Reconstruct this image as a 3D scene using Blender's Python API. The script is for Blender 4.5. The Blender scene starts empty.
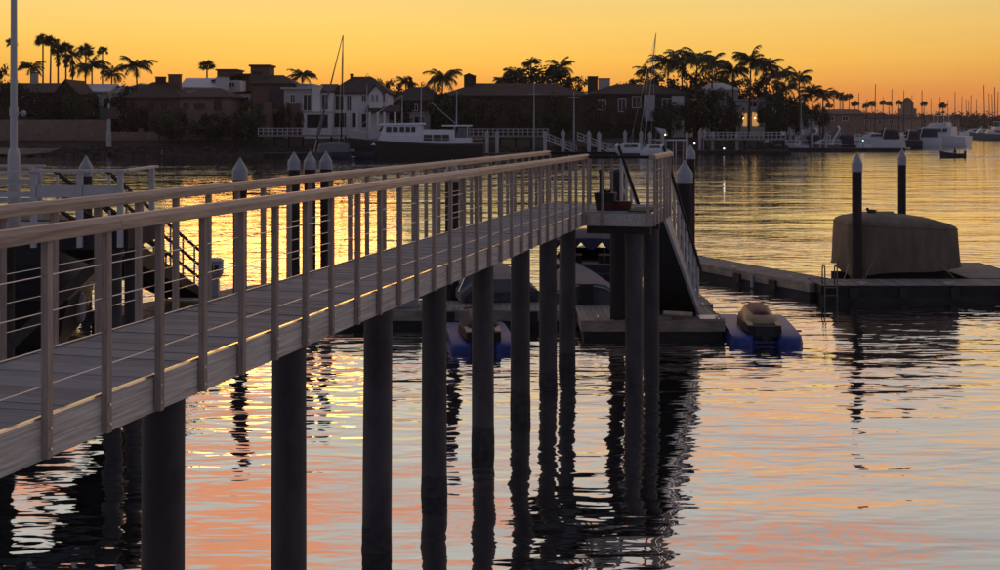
import bpy, math, random
from mathutils import Vector, Matrix
random.seed(7)
R = math.radians
scene = bpy.context.scene
col = scene.collection

# ---------------------------------------------------------------- camera, sky, sun, exposure
F = 1250.0            # focal length in pixels of a 1000-pixel-wide picture
EYE = 4.95            # eye height above the water
HOR = 123.5           # row of the horizon
cam_d = bpy.data.cameras.new('Camera')
cam = bpy.data.objects.new('Camera', cam_d); col.objects.link(cam)
cam.location = (0, 0, EYE); cam.rotation_euler = (R(90), 0, 0)
cam_d.sensor_width = 36.0; cam_d.lens = 36.0 * F / 1000.0
cam_d.shift_y = -(285.0 - HOR) / 1000.0
cam_d.clip_start = 0.1; cam_d.clip_end = 20000
scene.camera = cam

SUN_AZ = R(-10.0)     # left of straight ahead
SUN_EL = R(2.5)
w = bpy.data.worlds.new('World'); scene.world = w; w.use_nodes = True
nt = w.node_tree; nt.nodes.clear()
def N(t, **k):
    n = nt.nodes.new(t)
    for a, b in k.items(): setattr(n, a, b)
    return n
def MATH(op, a, b=None, clamp=False):
    n = N('ShaderNodeMath', operation=op); n.use_clamp = clamp
    for i, q in enumerate((a, b)):
        if q is None: continue
        if isinstance(q, (int, float)): n.inputs[i].default_value = q
        else: nt.links.new(q, n.inputs[i])
    return n.outputs[0]
tc = N('ShaderNodeTexCoord')
sep = N('ShaderNodeSeparateXYZ'); nt.links.new(tc.outputs['Generated'], sep.inputs[0])
dx, dy, dz = sep.outputs
el = MATH('ARCSINE', MATH('MAXIMUM', dz, 0.0))
t_el = MATH('SQRT', MATH('DIVIDE', el, math.pi / 2))
hlen = MATH('MAXIMUM', MATH('SQRT', MATH('ADD', MATH('MULTIPLY', dx, dx), MATH('MULTIPLY', dy, dy))), 0.001)
cosd = MATH('DIVIDE', MATH('ADD', MATH('MULTIPLY', dx, math.sin(SUN_AZ)), MATH('MULTIPLY', dy, math.cos(SUN_AZ))), hlen)
def ramp(fac, stops):
    r = N('ShaderNodeValToRGB'); cr = r.color_ramp; cr.interpolation = 'EASE'
    cr.interpolation = 'LINEAR'
    while len(cr.elements) > 1: cr.elements.remove(cr.elements[-1])
    for i, (e, c) in enumerate(stops):
        p = math.sqrt(e / 90.0)
        q = cr.elements[0] if i == 0 else cr.elements.new(p)
        q.position = p; q.color = (*c, 1)
    nt.links.new(fac, r.inputs[0]); return r.outputs[0]
glow = ramp(t_el, [(0, (.70, .19, .055)), (1.3, (.90, .315, .058)), (2.9, (.99, .535, .090)), (4.3, (.98, .62, .145)), (6.4, (.94, .68, .25)),
                   (9.0, (.82, .63, .34)), (12, (.62, .61, .56)), (20, (.52, .545, .55)), (34, (.24, .28, .36)), (90, (.115, .15, .235))])
side = ramp(t_el, [(0, (.33, .085, .070)), (3.0, (.46, .205, .11)), (8.0, (.46, .38, .28)), (16, (.42, .40, .38)), (34, (.26, .285, .34)), (90, (.115, .15, .235))])
back = ramp(t_el, [(0, (.10, .098, .14)), (8.0, (.15, .135, .18)), (20, (.15, .16, .225)), (90, (.115, .15, .235))])
def smooth(v, a, b):
    m = N('ShaderNodeMapRange', interpolation_type='SMOOTHSTEP'); m.inputs[1].default_value = a; m.inputs[2].default_value = b
    nt.links.new(v, m.inputs[0]); return m.outputs[0]
def MIX(f, a, b):
    m = N('ShaderNodeMix', data_type='RGBA')
    for q, i in ((f, 0), (a, 6), (b, 7)):
        if isinstance(q, (int, float)): m.inputs[i].default_value = q
        elif isinstance(q, tuple): m.inputs[i].default_value = (*q, 1)
        else: nt.links.new(q, m.inputs[i])
    return m.outputs[2]
c1 = MIX(smooth(cosd, -.85, .35), back, side)
c2 = MIX(smooth(cosd, .48, 1.02), c1, glow)
# thin lit cloud bands higher up (seen only in the water)
cv = N('ShaderNodeCombineXYZ')
nt.links.new(MATH('DIVIDE', dx, MATH('ADD', dz, .12)), cv.inputs[0])
nt.links.new(MATH('DIVIDE', dy, MATH('ADD', dz, .12)), cv.inputs[1])
cn = N('ShaderNodeTexNoise'); cn.inputs['Scale'].default_value = 3.6; cn.inputs['Detail'].default_value = 5; cn.inputs['Roughness'].default_value = .55
mp = N('ShaderNodeMapping'); mp.inputs['Scale'].default_value = (.55, 1.7, 1); mp.inputs['Rotation'].default_value = (0, 0, .25); mp.inputs['Location'].default_value = (2.7, .4, 0)
nt.links.new(cv.outputs[0], mp.inputs[0]); nt.links.new(mp.outputs[0], cn.inputs['Vector'])
band = MATH('MULTIPLY', smooth(dz, math.sin(R(15.0)), math.sin(R(17.2))), MATH('SUBTRACT', 1.0, smooth(dz, math.sin(R(33)), math.sin(R(48)))))
lean = MATH('ADD', .22, MATH('MULTIPLY', .78, smooth(MATH('DIVIDE', dx, hlen), .10, -.30)))
cm = MATH('MULTIPLY', MATH('MULTIPLY', smooth(MATH('ADD', cn.outputs[0], MATH('MULTIPLY', .11, MATH('SUBTRACT', lean, .5))), .42, .60), band), smooth(cosd, .2, .9))
c3 = MIX(MATH('MULTIPLY', cm, 1.0), c2, (.92, .37, .20))
# low peach streaks just above the frame
n2 = N('ShaderNodeTexNoise'); n2.inputs['Scale'].default_value = 3.2; n2.inputs['Detail'].default_value = 4
mp2 = N('ShaderNodeMapping'); mp2.inputs['Scale'].default_value = (1.0, 1.0, 13.0); mp2.inputs['Location'].default_value = (1.3, 5.1, 0); mp2.inputs['Rotation'].default_value = (.05, .08, 0)
nt.links.new(tc.outputs['Generated'], mp2.inputs[0]); nt.links.new(mp2.outputs[0], n2.inputs['Vector'])
low = MATH('MULTIPLY', smooth(dz, math.sin(R(7.0)), math.sin(R(9.5))), MATH('SUBTRACT', 1.0, smooth(dz, math.sin(R(13.0)), math.sin(R(16.0)))))
c3 = MIX(MATH('MULTIPLY', MATH('MULTIPLY', smooth(n2.outputs[0], .42, .60), low), MATH('MULTIPLY', smooth(MATH('DIVIDE', dx, hlen), -.06, .14), .90)), c3, (1.0, .43, .17))
sky = N('ShaderNodeTexSky', sky_type='NISHITA'); sky.sun_disc = False
sky.sun_elevation = SUN_EL; sky.sun_rotation = SUN_AZ; sky.dust_density = 3.0
ad = N('ShaderNodeMix', data_type='RGBA', blend_type='ADD'); ad.inputs[0].default_value = .004
nt.links.new(c3, ad.inputs[6]); nt.links.new(sky.outputs[0], ad.inputs[7])
# faint unevenness of the evening air
n3 = N('ShaderNodeTexNoise'); n3.inputs['Scale'].default_value = 2.2; n3.inputs['Detail'].default_value = 3
mp3 = N('ShaderNodeMapping'); mp3.inputs['Scale'].default_value = (1.0, 1.0, 16.0); nt.links.new(tc.outputs['Generated'], mp3.inputs[0]); nt.links.new(mp3.outputs[0], n3.inputs['Vector'])
ev = N('ShaderNodeMapRange'); ev.inputs[1].default_value = .25; ev.inputs[2].default_value = .75; ev.inputs[3].default_value = .93; ev.inputs[4].default_value = 1.05
nt.links.new(n3.outputs[0], ev.inputs[0])
bg = N('ShaderNodeBackground'); nt.links.new(ev.outputs[0], bg.inputs['Strength'])
nt.links.new(ad.outputs[2], bg.inputs[0])
wo = N('ShaderNodeOutputWorld'); nt.links.new(bg.outputs[0], wo.inputs[0])

sun_d = bpy.data.lights.new('Sun', 'SUN'); sun_d.energy = 0.24; sun_d.angle = R(12); sun_d.color = (1.0, .38, .06)
sun = bpy.data.objects.new('Sun', sun_d); col.objects.link(sun)
sdir = Vector((math.sin(SUN_AZ) * math.cos(SUN_EL), math.cos(SUN_AZ) * math.cos(SUN_EL), math.sin(SUN_EL)))
sun.rotation_euler = sdir.to_track_quat('Z', 'Y').to_euler(); sun.location = (0, 0, 60)

scene.view_settings.view_transform = 'Standard'; scene.view_settings.look = 'None'
scene.view_settings.exposure = 0.0; scene.view_settings.gamma = 1.0
scene.view_settings.use_curve_mapping = False
scene.render.engine = 'CYCLES'
scene.cycles.use_denoising = True
scene.cycles.max_bounces = 6; scene.cycles.diffuse_bounces = 2; scene.cycles.glossy_bounces = 4
scene.cycles.transparent_max_bounces = 8; scene.cycles.volume_bounces = 0
scene.cycles.sample_clamp_indirect = 4.0

# ---------------------------------------------------------------- helpers
def at(px, py, Y):
    """a point seen at that row and column, Y metres away"""
    return Vector(((px - 500) / F * Y, Y, EYE - (py - HOR) / F * Y))
def on(px, py, h=0.0):
    return at(px, py, (EYE - h) * F / (py - HOR))

MATS = {}
def M(name, c=None, rough=.7, var=.25, scale=3.0, stretch=(1, 1, 1), bump=0.0, metal=0.0, piece=0.0, spec=.4, detail=5, dark=None, emit=0):
    if c is None: return MATS[name]
    m = bpy.data.materials.new(name); m.use_nodes = True; MATS[name] = m
    t = m.node_tree; b = t.nodes['Principled BSDF']; L = t.links.new
    b.inputs['Roughness'].default_value = rough; b.inputs['Metallic'].default_value = metal
    b.inputs['Specular IOR Level'].default_value = spec
    co = t.nodes.new('ShaderNodeTexCoord'); mpn = t.nodes.new('ShaderNodeMapping'); mpn.inputs['Scale'].default_value = stretch
    L(co.outputs['Object'], mpn.inputs[0])
    oi = t.nodes.new('ShaderNodeObjectInfo')
    off = t.nodes.new('ShaderNodeVectorMath'); off.operation = 'ADD'; sc_ = t.nodes.new('ShaderNodeMath'); sc_.operation = 'MULTIPLY'; sc_.inputs[1].default_value = 37.0
    L(oi.outputs['Random'], sc_.inputs[0]); L(mpn.outputs[0], off.inputs[0]); L(sc_.outputs[0], off.inputs[1])
    no = t.nodes.new('ShaderNodeTexNoise'); no.inputs['Scale'].default_value = scale; no.inputs['Detail'].default_value = detail; no.inputs['Roughness'].default_value = .62
    L(off.outputs[0], no.inputs['Vector'])
    cr = t.nodes.new('ShaderNodeValToRGB'); lo, hi = cr.color_ramp.elements
    lo.position = .28; hi.position = .72
    d = dark or tuple(q * (1 - var) for q in c)
    lo.color = (*d, 1); hi.color = (*[min(q * (1 + var), .95) for q in c], 1)
    L(no.outputs[0], cr.inputs[0]); out = cr.outputs[0]
    if piece:
        hv = t.nodes.new('ShaderNodeHueSaturation'); mr = t.nodes.new('ShaderNodeMapRange')
        mr.inputs[3].default_value = 1 - piece; mr.inputs[4].default_value = 1 + piece
        L(oi.outputs['Random'], mr.inputs[0]); L(mr.outputs[0], hv.inputs['Value']); L(out, hv.inputs['Color']); out = hv.outputs[0]
    L(out, b.inputs['Base Color'])
    if bump:
        bn = t.nodes.new('ShaderNodeBump'); bn.inputs['Strength'].default_value = bump; bn.inputs['Distance'].default_value = .02
        L(no.outputs[0], bn.inputs['Height']); L(bn.outputs[0], b.inputs['Normal'])
    if emit:
        b.inputs['Emission Color'].default_value = (*c, 1); b.inputs['Emission Strength'].default_value = emit
    return m

M('deck_wood', (.18, .21, .25), .72, .30, 3, (1, 14, 14), .35, piece=.22)
M('fascia_wood', (.50, .47, .435), .78, .42, 2.2, (14, .7, 22), .6, piece=.12)
M('post_wood', (.34, .275, .235), .7, .30, 3, (14, 14, 1.2), .3, piece=.16)
M('rail_wood', (.38, .29, .225), .45, .45, 2.5, (14, .8, 14), .4, piece=.12, spec=.6)
M('pile_coat', (.050, .048, .055), .62, .35, 3, (1, 1, .5), .4, piece=.15, dark=(.024, .022, .026))
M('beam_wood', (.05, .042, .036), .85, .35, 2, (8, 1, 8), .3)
M('edge_metal', (.80, .78, .74), .22, .06, 5, metal=1.0)
M('cable_steel', (.62, .62, .64), .30, .08, 6, metal=1.0)
M('aluminium', (.52, .54, .58), .40, .10, 5, metal=.35)
M('ladder_steel', (.16, .15, .15), .5, .2, 6, metal=.5)
M('barnacle', (.042, .040, .044), .9, .45, 9, bump=1.0)
M('white_paint', (.44, .45, .48), .55, .10, 2, bump=.1)
M('cap_white', (.30, .32, .37), .45, .12, 5)
M('mooring_pile', (.032, .025, .027), .8, .4, 2, (1, 1, .4), .4, piece=.2, spec=.25)
M('dock_wood', (.20, .18, .165), .8, .3, 3, (10, 1, 10), .3, piece=.2)
M('dock_side', (.25, .21, .175), .85, .45, 2.2, (1, 1, 3), .5, piece=.15)
M('dock_float', (.03, .03, .032), .8, .3, 2)
M('black_rubber', (.018, .018, .02), .6, .2, 4)
M('tarp_tan', (.160, .125, .095), .85, .35, 2.2, (1.6, 1.6, .35), 1.0, detail=8)
M('tarp_grey', (.125, .13, .145), .8, .22, 2, bump=.6)
M('tarp_dark', (.030, .032, .040), .8, .3, 2, bump=.5)
M('navy_canvas', (.028, .033, .075), .75, .25, 3, bump=.3)
M('blue_plastic', (.014, .036, .21), .45, .25, 4, spec=.5)
M('gel_white', (.62, .64, .69), .3, .07, 1.5, spec=.5)
M('gel_warm_lit', (.62, .56, .44), .3, .08, 1.5)  # white hull with warm light mixed into the colour
M('hull_black', (.012, .011, .012), .6, .3, 2)
M('hull_navy', (.020, .024, .042), .35, .3, 2)
M('glass_dark', (.012, .013, .016), .08, .2, 2, spec=.6)
M('maroon', (.09, .018, .017), .5, .2, 4)
M('tan_vinyl', (.36, .25, .15), .5, .2, 4)
M('brick_red', (.10, .030, .022), .8, .3, 6)
M('green_mat', (.05, .085, .055), .9, .3, 12)
M('bark', (.055, .042, .032), .9, .4, 3, (1, 1, .4), .6)
M('leaf', (.034, .044, .019), .75, .5, 1.2, piece=.25)
M('leaf_dark', (.026, .033, .016), .8, .5, 1.0, piece=.25)
M('palm_leaf', (.045, .052, .022), .7, .4, 1.5, piece=.2)
M('palm_dry', (.085, .055, .030), .9, .4, 2)
M('stucco_white', (.70, .69, .70), .85, .10, .5, bump=.1)
M('stucco_grey', (.42, .41, .42), .85, .15, .5)
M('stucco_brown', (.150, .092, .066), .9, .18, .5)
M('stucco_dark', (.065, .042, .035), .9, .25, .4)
M('stucco_sand', (.20, .145, .11), .9, .18, .5)
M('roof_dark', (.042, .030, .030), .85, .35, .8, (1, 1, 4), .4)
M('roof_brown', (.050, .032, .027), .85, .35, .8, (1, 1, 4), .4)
M('roof_pale', (.50, .50, .54), .6, .12, .5)
M('roof_tile', (.115, .062, .048), .85, .3, .9, (1, 1, 4), .4)
M('wall_stone', (.21, .15, .125), .9, .25, .7, (1, 1, 2), .6)
M('bank_soil', (.030, .022, .020), .95, .5, .25, detail=8, bump=.8)
M('land', (.055, .050, .038), .95, .4, .1, detail=6)
M('riprap', (.045, .034, .030), .92, .4, .6, piece=.35, bump=.6)
M('sand', (.15, .12, .105), .95, .15, .3)
M('bird_brown', (.05, .04, .035), .8, .3, 20)
M('skin', (.40, .26, .20), .6, .1, 10)
M('cloth_dark', (.03, .032, .04), .9, .3, 10)
M('sign_green', (.035, .075, .05), .6, .15, 4)
M('sign_red', (.09, .055, .05), .6, .15, 4)
M('lamp_warm', (1.0, .62, .25), .5, .0, 1, emit=9)
M('lamp_window', (1.0, .50, .16), .5, .15, 1, emit=.42)
M('lamp_white', (.95, .92, .80), .5, .0, 1, emit=2.2)
M('lamp_blue', (.15, .35, 1.0), .5, .0, 1, emit=5)

class MB:
    """collects shapes; build() links them as one mesh object"""
    def __init__(s): s.v = []; s.f = []
    def _add(s, vs, fs):
        o = len(s.v); s.v += [tuple(p) for p in vs]; s.f += [tuple(i + o for i in f) for f in fs]; return s
    def box(s, x0, x1, y0, y1, z0, z1):
        return s._add([(x0, y0, z0), (x1, y0, z0), (x1, y1, z0), (x0, y1, z0), (x0, y0, z1), (x1, y0, z1), (x1, y1, z1), (x0, y1, z1)],
                      [(0, 3, 2, 1), (4, 5, 6, 7), (0, 1, 5, 4), (1, 2, 6, 5), (2, 3, 7, 6), (3, 0, 4, 7)])
    def poly(s, pts, d):
        """extrude a flat outline by the vector d"""
        n = len(pts); d = Vector(d); a = [Vector(p) for p in pts]; b = [p + d for p in a]
        return s._add(a + b, [tuple(range(n))[::-1], tuple(range(n, 2 * n))] + [(i, (i + 1) % n, n + (i + 1) % n, n + i) for i in range(n)])
    def chbox(s, x0, x1, y0, y1, z0, z1, c):
        """long box along y with chamfered edges"""
        o = [(x0 + c, z0), (x1 - c, z0), (x1, z0 + c), (x1, z1 - c), (x1 - c, z1), (x0 + c, z1), (x0, z1 - c), (x0, z0 + c)]
        return s.poly([(p[0], y0, p[1]) for p in o][::-1], (0, y1 - y0, 0))
    def beam(s, p, q, a, b, up=(0, 0, 1)):
        p = Vector(p); q = Vector(q); d = (q - p).normalized(); u = Vector(up)
        r = d.cross(u)
        if r.length < 1e-4: r = d.cross(Vector((1, 0, 0)))
        r.normalize(); u = r.cross(d)
        vs = []
        for e in (p, q):
            for (i, j) in ((-1, -1), (1, -1), (1, 1), (-1, 1)): vs.append(e + r * (a / 2 * i) + u * (b / 2 * j))
        return s._add(vs, [(0, 1, 2, 3), (7, 6, 5, 4), (0, 4, 5, 1), (1, 5, 6, 2), (2, 6, 7, 3), (3, 7, 4, 0)])
    def tube(s, pts, r, n=8):
        pts = [Vector(p) for p in pts]; k = len(pts)
        rs = r if isinstance(r, (list, tuple)) else [r] * k
        vs = []; prev = None
        for i, p in enumerate(pts):
            d = (pts[min(i + 1, k - 1)] - pts[max(i - 1, 0)]).normalized()
            a = prev - d * prev.dot(d) if prev is not None else d.cross(Vector((0, 0, 1)))
            if a.length < 1e-3: a = d.cross(Vector((1, 0, 0)))
            a.normalize(); prev = a; b = d.cross(a)
            for j in range(n):
                t = 2 * math.pi * j / n; vs.append(p + (a * math.cos(t) + b * math.sin(t)) * rs[i])
        fs = [(i * n + j, i * n + (j + 1) % n, (i + 1) * n + (j + 1) % n, (i + 1) * n + j) for i in range(k - 1) for j in range(n)]
        fs += [tuple(range(n))[::-1], tuple(range((k - 1) * n, k * n))]
        return s._add(vs, fs)
    def lathe(s, prof, n=16, c=(0, 0, 0)):
        vs = []; k = len(prof)
        for r, z in prof:
            for j in range(n):
                t = 2 * math.pi * j / n; vs.append((c[0] + r * math.cos(t), c[1] + r * math.sin(t), c[2] + z))
        fs = [(i * n + j, i * n + (j + 1) % n, (i + 1) * n + (j + 1) % n, (i + 1) * n + j) for i in range(k - 1) for j in range(n)]
        fs += [tuple(range(n))[::-1], tuple(range((k - 1) * n, k * n))]
        return s._add(vs, fs)
    def loft(s, rings, caps=True, closed=True):
        n = len(rings[0]); vs = [p for r in rings for p in r]; k = len(rings)
        m = n if closed else n - 1
        fs = [(i * n + j, i * n + (j + 1) % n, (i + 1) * n + (j + 1) % n, (i + 1) * n + j) for i in range(k - 1) for j in range(m)]
        if caps: fs += [tuple(range(n))[::-1], tuple(range((k - 1) * n, k * n))]
        return s._add(vs, fs)
    def ball(s, c, r, n=10, sq=(1, 1, 1)):
        prof = [(max(math.sin(math.pi * i / n), 1e-3) * r, -math.cos(math.pi * i / n) * r) for i in range(n + 1)]
        k = len(s.v); s.lathe(prof, n + 2)
        s.v[k:] = [(c[0] + p[0] * sq[0], c[1] + p[1] * sq[1], c[2] + p[2] * sq[2]) for p in s.v[k:]]
        return s
    def mesh(s, name, mat, smooth=False):
        me = bpy.data.meshes.new(name); me.from_pydata(s.v, [], s.f); me.validate(); me.update()
        me.materials.append(MATS[mat] if isinstance(mat, str) else mat)
        if smooth:
            me.polygons.foreach_set('use_smooth', [True] * len(me.polygons))
            if smooth is not True: me.set_sharp_from_angle(angle=R(smooth))
        return me
    def build(s, name, mat, parent=None, smooth=False):
        return link(name, s.mesh(name, mat, smooth), parent)
def link(name, me, parent=None):
    o = bpy.data.objects.new(name, me); col.objects.link(o); o.parent = parent; return o
def tag(o, label, cat, group=None, kind=None):
    if label: o['label'] = label
    if cat: o['category'] = cat
    if group: o['group'] = group
    if kind: o['kind'] = kind
    return o
def empty(name, loc, rz=0, label=None, cat=None, group=None):
    o = bpy.data.objects.new(name, None); col.objects.link(o); o.location = loc; o.rotation_euler = (0, 0, rz)
    o.empty_display_size = .2
    return tag(o, label, cat, group)
def copy_tree(o, parent=None):
    c = o.copy(); col.objects.link(c); c.parent = parent
    for ch in list(o.children): copy_tree(ch, c)
    return c
def structure(o): o['kind'] = 'structure'; return o

# ---------------------------------------------------------------- water
def water_material():
    m = bpy.data.materials.new('harbour_water'); m.use_nodes = True; t = m.node_tree; L = t.links.new
    t.nodes.clear()
    out = t.nodes.new('ShaderNodeOutputMaterial')
    co = t.nodes.new('ShaderNodeTexCoord')
    def noise(scale, sx, sy, rot, detail, dist=0.0, rough=.5):
        mp_ = t.nodes.new('ShaderNodeMapping'); mp_.inputs['Scale'].default_value = (sx, sy, 1); mp_.inputs['Rotation'].default_value = (0, 0, rot)
        L(co.outputs['Object'], mp_.inputs[0])
        n = t.nodes.new('ShaderNodeTexNoise'); n.inputs['Scale'].default_value = scale; n.inputs['Detail'].default_value = detail
        n.inputs['Distortion'].default_value = dist; n.inputs['Roughness'].default_value = rough
        L(mp_.outputs[0], n.inputs['Vector']); return n.outputs[0]
    def mul(a, k):
        n = t.nodes.new('ShaderNodeMath'); n.operation = 'MULTIPLY'; L(a, n.inputs[0])
        if isinstance(k, float): n.inputs[1].default_value = k
        else: L(k, n.inputs[1])
        return n.outputs[0]
    def add(a, b):
        n = t.nodes.new('ShaderNodeMath'); n.operation = 'ADD'; L(a, n.inputs[0]); L(b, n.inputs[1]); return n.outputs[0]
    swell = noise(.30, .55, 1.0, .15, 1.0)          # slow undulation, several metres
    chop = noise(1.55, .42, 1.2, -.08, 2.0, .35)     # the ripples that break up reflections
    fine = noise(4.2, .45, 1.2, .12, 2.0, .3)
    # ripples come and go in patches and streaks across the basin
    patch = noise(.11, .35, 1.0, .3, 3.0)
    mr = t.nodes.new('ShaderNodeMapRange'); mr.inputs[1].default_value = .36; mr.inputs[2].default_value = .66; mr.inputs[3].default_value = .42; mr.inputs[4].default_value = 1.0
    L(patch, mr.inputs[0])
    # the sheltered water inside the piers is calmer than the open channel
    sp = t.nodes.new('ShaderNodeSeparateXYZ'); L(co.outputs['Object'], sp.inputs[0])
    mo = t.nodes.new('ShaderNodeMapRange'); mo.interpolation_type = 'SMOOTHSTEP'
    mo.inputs[1].default_value = 12; mo.inputs[2].default_value = 30; mo.inputs[3].default_value = .40; mo.inputs[4].default_value = 1.12
    L(sp.outputs[1], mo.inputs[0])
    m2 = t.nodes.new('ShaderNodeMapRange'); m2.interpolation_type = 'SMOOTHSTEP'
    m2.inputs[1].default_value = 32; m2.inputs[2].default_value = 60; m2.inputs[3].default_value = 1.0; m2.inputs[4].default_value = .58
    L(sp.outputs[1], m2.inputs[0])
    h = add(mul(swell, .11), mul(add(mul(chop, .085), mul(fine, .013)), mul(mul(mr.outputs[0], mo.outputs[0]), m2.outputs[0])))
    bn = t.nodes.new('ShaderNodeBump'); bn.inputs['Strength'].default_value = 1.0; bn.inputs['Distance'].default_value = 1.0
    L(h, bn.inputs['Height'])
    fr = t.nodes.new('ShaderNodeFresnel'); fr.inputs['IOR'].default_value = 1.33; L(bn.outputs[0], fr.inputs['Normal'])
    mf = t.nodes.new('ShaderNodeMapRange'); mf.inputs[1].default_value = .02; mf.inputs[2].default_value = .45; mf.inputs[3].default_value = .62; mf.inputs[4].default_value = .96
    L(fr.outputs[0], mf.inputs[0])
    gl = t.nodes.new('ShaderNodeBsdfGlossy'); gl.inputs['Roughness'].default_value = .014; gl.inputs['Color'].default_value = (1, .99, .97, 1)
    L(bn.outputs[0], gl.inputs['Normal'])
    df = t.nodes.new('ShaderNodeBsdfDiffuse'); df.inputs['Color'].default_value = (.006, .010, .012, 1)
    mx = t.nodes.new('ShaderNodeMixShader'); L(mf.outputs[0], mx.inputs[0]); L(df.outputs[0], mx.inputs[1]); L(gl.outputs[0], mx.inputs[2])
    L(mx.outputs[0], out.inputs[0])
    return m
MATS['water'] = water_material()
wm = MB()
wm._add([(-2500, -60, 0), (2500, -60, 0), (2500, 5000, 0), (-2500, 5000, 0)], [(0, 1, 2, 3)])
structure(wm.build('water', 'water'))

# ---------------------------------------------------------------- far shore land
def strip(name, mat, lines, parent=None, jitter=0.0):
    """a sheet through rows of points"""
    m = MB(); n = len(lines[0]); rr = random.Random(3)
    vs = [(p[0] + rr.uniform(-jitter, jitter), p[1] + rr.uniform(-jitter, jitter), p[2] + (rr.uniform(-jitter, jitter) * .25 if p[2] > .2 else 0)) for l in lines for p in l]
    fs = [(i * n + j, i * n + j + 1, (i + 1) * n + j + 1, (i + 1) * n + j) for i in range(len(lines) - 1) for j in range(n - 1)]
    m._add(vs, fs); return m.build(name, mat, parent, True)
def shore_y(X):   # distance of the shoreline across the water
    K = [(-999, 186), (12, 187), (24, 206), (46, 212), (54, 238), (70, 252), (160, 700)]
    for (a, ya), (b, yb) in zip(K, K[1:]):
        if X <= b: return ya + (yb - ya) * (X - a) / (b - a)
    return 700
xs = [-400, -300, -220, -160] + [-120 + 4 * i for i in range(60)] + [130, 150]
row0 = [(x, shore_y(x) - 3, -1.2) for x in xs]
row1 = [(x, shore_y(x) + 2, .35) for x in xs]
row2 = [(x, shore_y(x) + 6, 1.3) for x in xs]
row3 = [(x, shore_y(x) + 10, 2.3) for x in xs]
row4 = [(x, shore_y(x) + 14, 2.55) for x in xs]
row5 = [(x, shore_y(x) + 300, 2.7) for x in xs]
row6 = [(x * 4, 3000, 4.0) for x in xs]
structure(strip('shore_bank', 'bank_soil', [row0, row1, row2, row3, row4], jitter=.5))
structure(strip('shore_land', 'land', [[(p[0], p[1] - .4, p[2] - .35) for p in row4], row5, row6]))
fx = [100 + 50 * i for i in range(44)]
structure(strip('far_land', 'land', [[(x, 760 + .25 * (x - 100), -.5) for x in fx], [(x, 780 + .25 * (x - 100), 1.5) for x in fx], [(x, 1000 + .3 * x, 4) for x in fx], [(min(x, 2200), 4200, 8) for x in fx]]))
beach = MB(); rr = random.Random(2)
b0 = on(12, 153.2, .5); b1 = on(62, 152.6, .5)
beach._add([(b0.x - 12, 187, .42), (b1.x - 1, 188.5, .55), (b1.x, 190.5, 1.15), (b0.x - 12, 191, 1.32), ((b0.x + b1.x) / 2, 186.6, .36)], [(0, 4, 1, 2, 3)])
structure(beach.build('sand_beach', 'sand'))
# loose stones along the water's edge: too many to count
st = MB(); rr = random.Random(11)
for i in range(900):
    X = rr.uniform(-95, 62); Y = shore_y(X) + rr.uniform(-1.2, 5.5); z = max(.05, (Y - shore_y(X)) * .22 + .05); r = rr.uniform(.2, .55)
    k = len(st.v)
    pts = [Vector((rr.uniform(.7, 1.1) * a, rr.uniform(.7, 1.1) * b, rr.uniform(.6, 1.0) * c)) * r for a in (-1, 1) for b in (-1, 1) for c in (-.7, .7)]
    st._add([Vector((X, Y, z)) + p for p in pts], [(0, 1, 3, 2), (4, 6, 7, 5), (0, 4, 5, 1), (2, 3, 7, 6), (0, 2, 6, 4), (1, 5, 7, 3)])
tag(st.build('riprap_stones', 'riprap'), 'dark rough stones heaped along the far water edge', 'stones', kind='stuff')

# ---------------------------------------------------------------- the pier
TH = math.atan2(320, F); SN, CS = math.sin(TH), math.cos(TH)
OFF = 4.99            # camera stands this far to the side of the pier's middle line
DECK = EYE - 1.695
def pier_pt(lx, s, z=0.0):
    n = OFF - lx; return Vector((-CS * n + SN * s, SN * n + CS * s, z))
pier = empty('wooden_pier', pier_pt(0, 0), -TH, 'weathered wooden pier with cable railing on a row of dark round piles', 'pier')
S0, S1, LAND0 = -1.5, 26.2, 23.5
HWD = .605
# deck planks
rp = random.Random(4)
pl = MB().box(-HWD, HWD, 0, .142, -.04, 0).mesh('plank', 'deck_wood')
pl2 = MB().box(-HWD, 1.90, 0, .142, -.04, 0).mesh('plank', 'deck_wood')
s = S0
while s < S1 - .1:
    o = link('plank', pl if s < LAND0 - .02 else pl2, pier); o.location = (rp.uniform(-.004, .004), s, DECK + rp.uniform(-.003, .003)); s += .145
# long joists and cross beams under the deck
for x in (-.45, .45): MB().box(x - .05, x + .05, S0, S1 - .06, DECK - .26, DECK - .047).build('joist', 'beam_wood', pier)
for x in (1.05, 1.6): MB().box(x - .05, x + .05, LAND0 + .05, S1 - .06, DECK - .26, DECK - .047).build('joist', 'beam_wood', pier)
# edge boards, topped by an added metal strip tilted to mirror the low sky
def board_run(x0, x1, a, b, seg=3.66):
    y = a
    while y < b - .05:
        e = min(y + seg, b)
        MB().chbox(x0, x1, y + .002, e - .002, DECK - .247, DECK - .008, .004).build('edge_board', 'fascia_wood', pier)
        MB().poly([(x0 + .002, y + .004, DECK - .006), (x1 - .002, y + .004, DECK - .006), (x1 - .002, y + .004, DECK + .0085), (x0 + .002, y + .004, DECK + .004)], (0, e - y - .008, 0)).build('glow_strip', 'edge_metal', pier)
        y = e
board_run(.612, .652, S0, LAND0)
board_run(-.652, -.612, S0, S1)
board_run(1.907, 1.945, LAND0 + .002, S1)
MB().box(.614, 1.905, LAND0 - .04, LAND0 - .002, DECK - .247, DECK - .008).build('edge_board', 'fascia_wood', pier)
MB().box(-.61, 1.905, S1 + .002, S1 + .04, DECK - .247, DECK - .008).build('edge_board', 'fascia_wood', pier)
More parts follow.
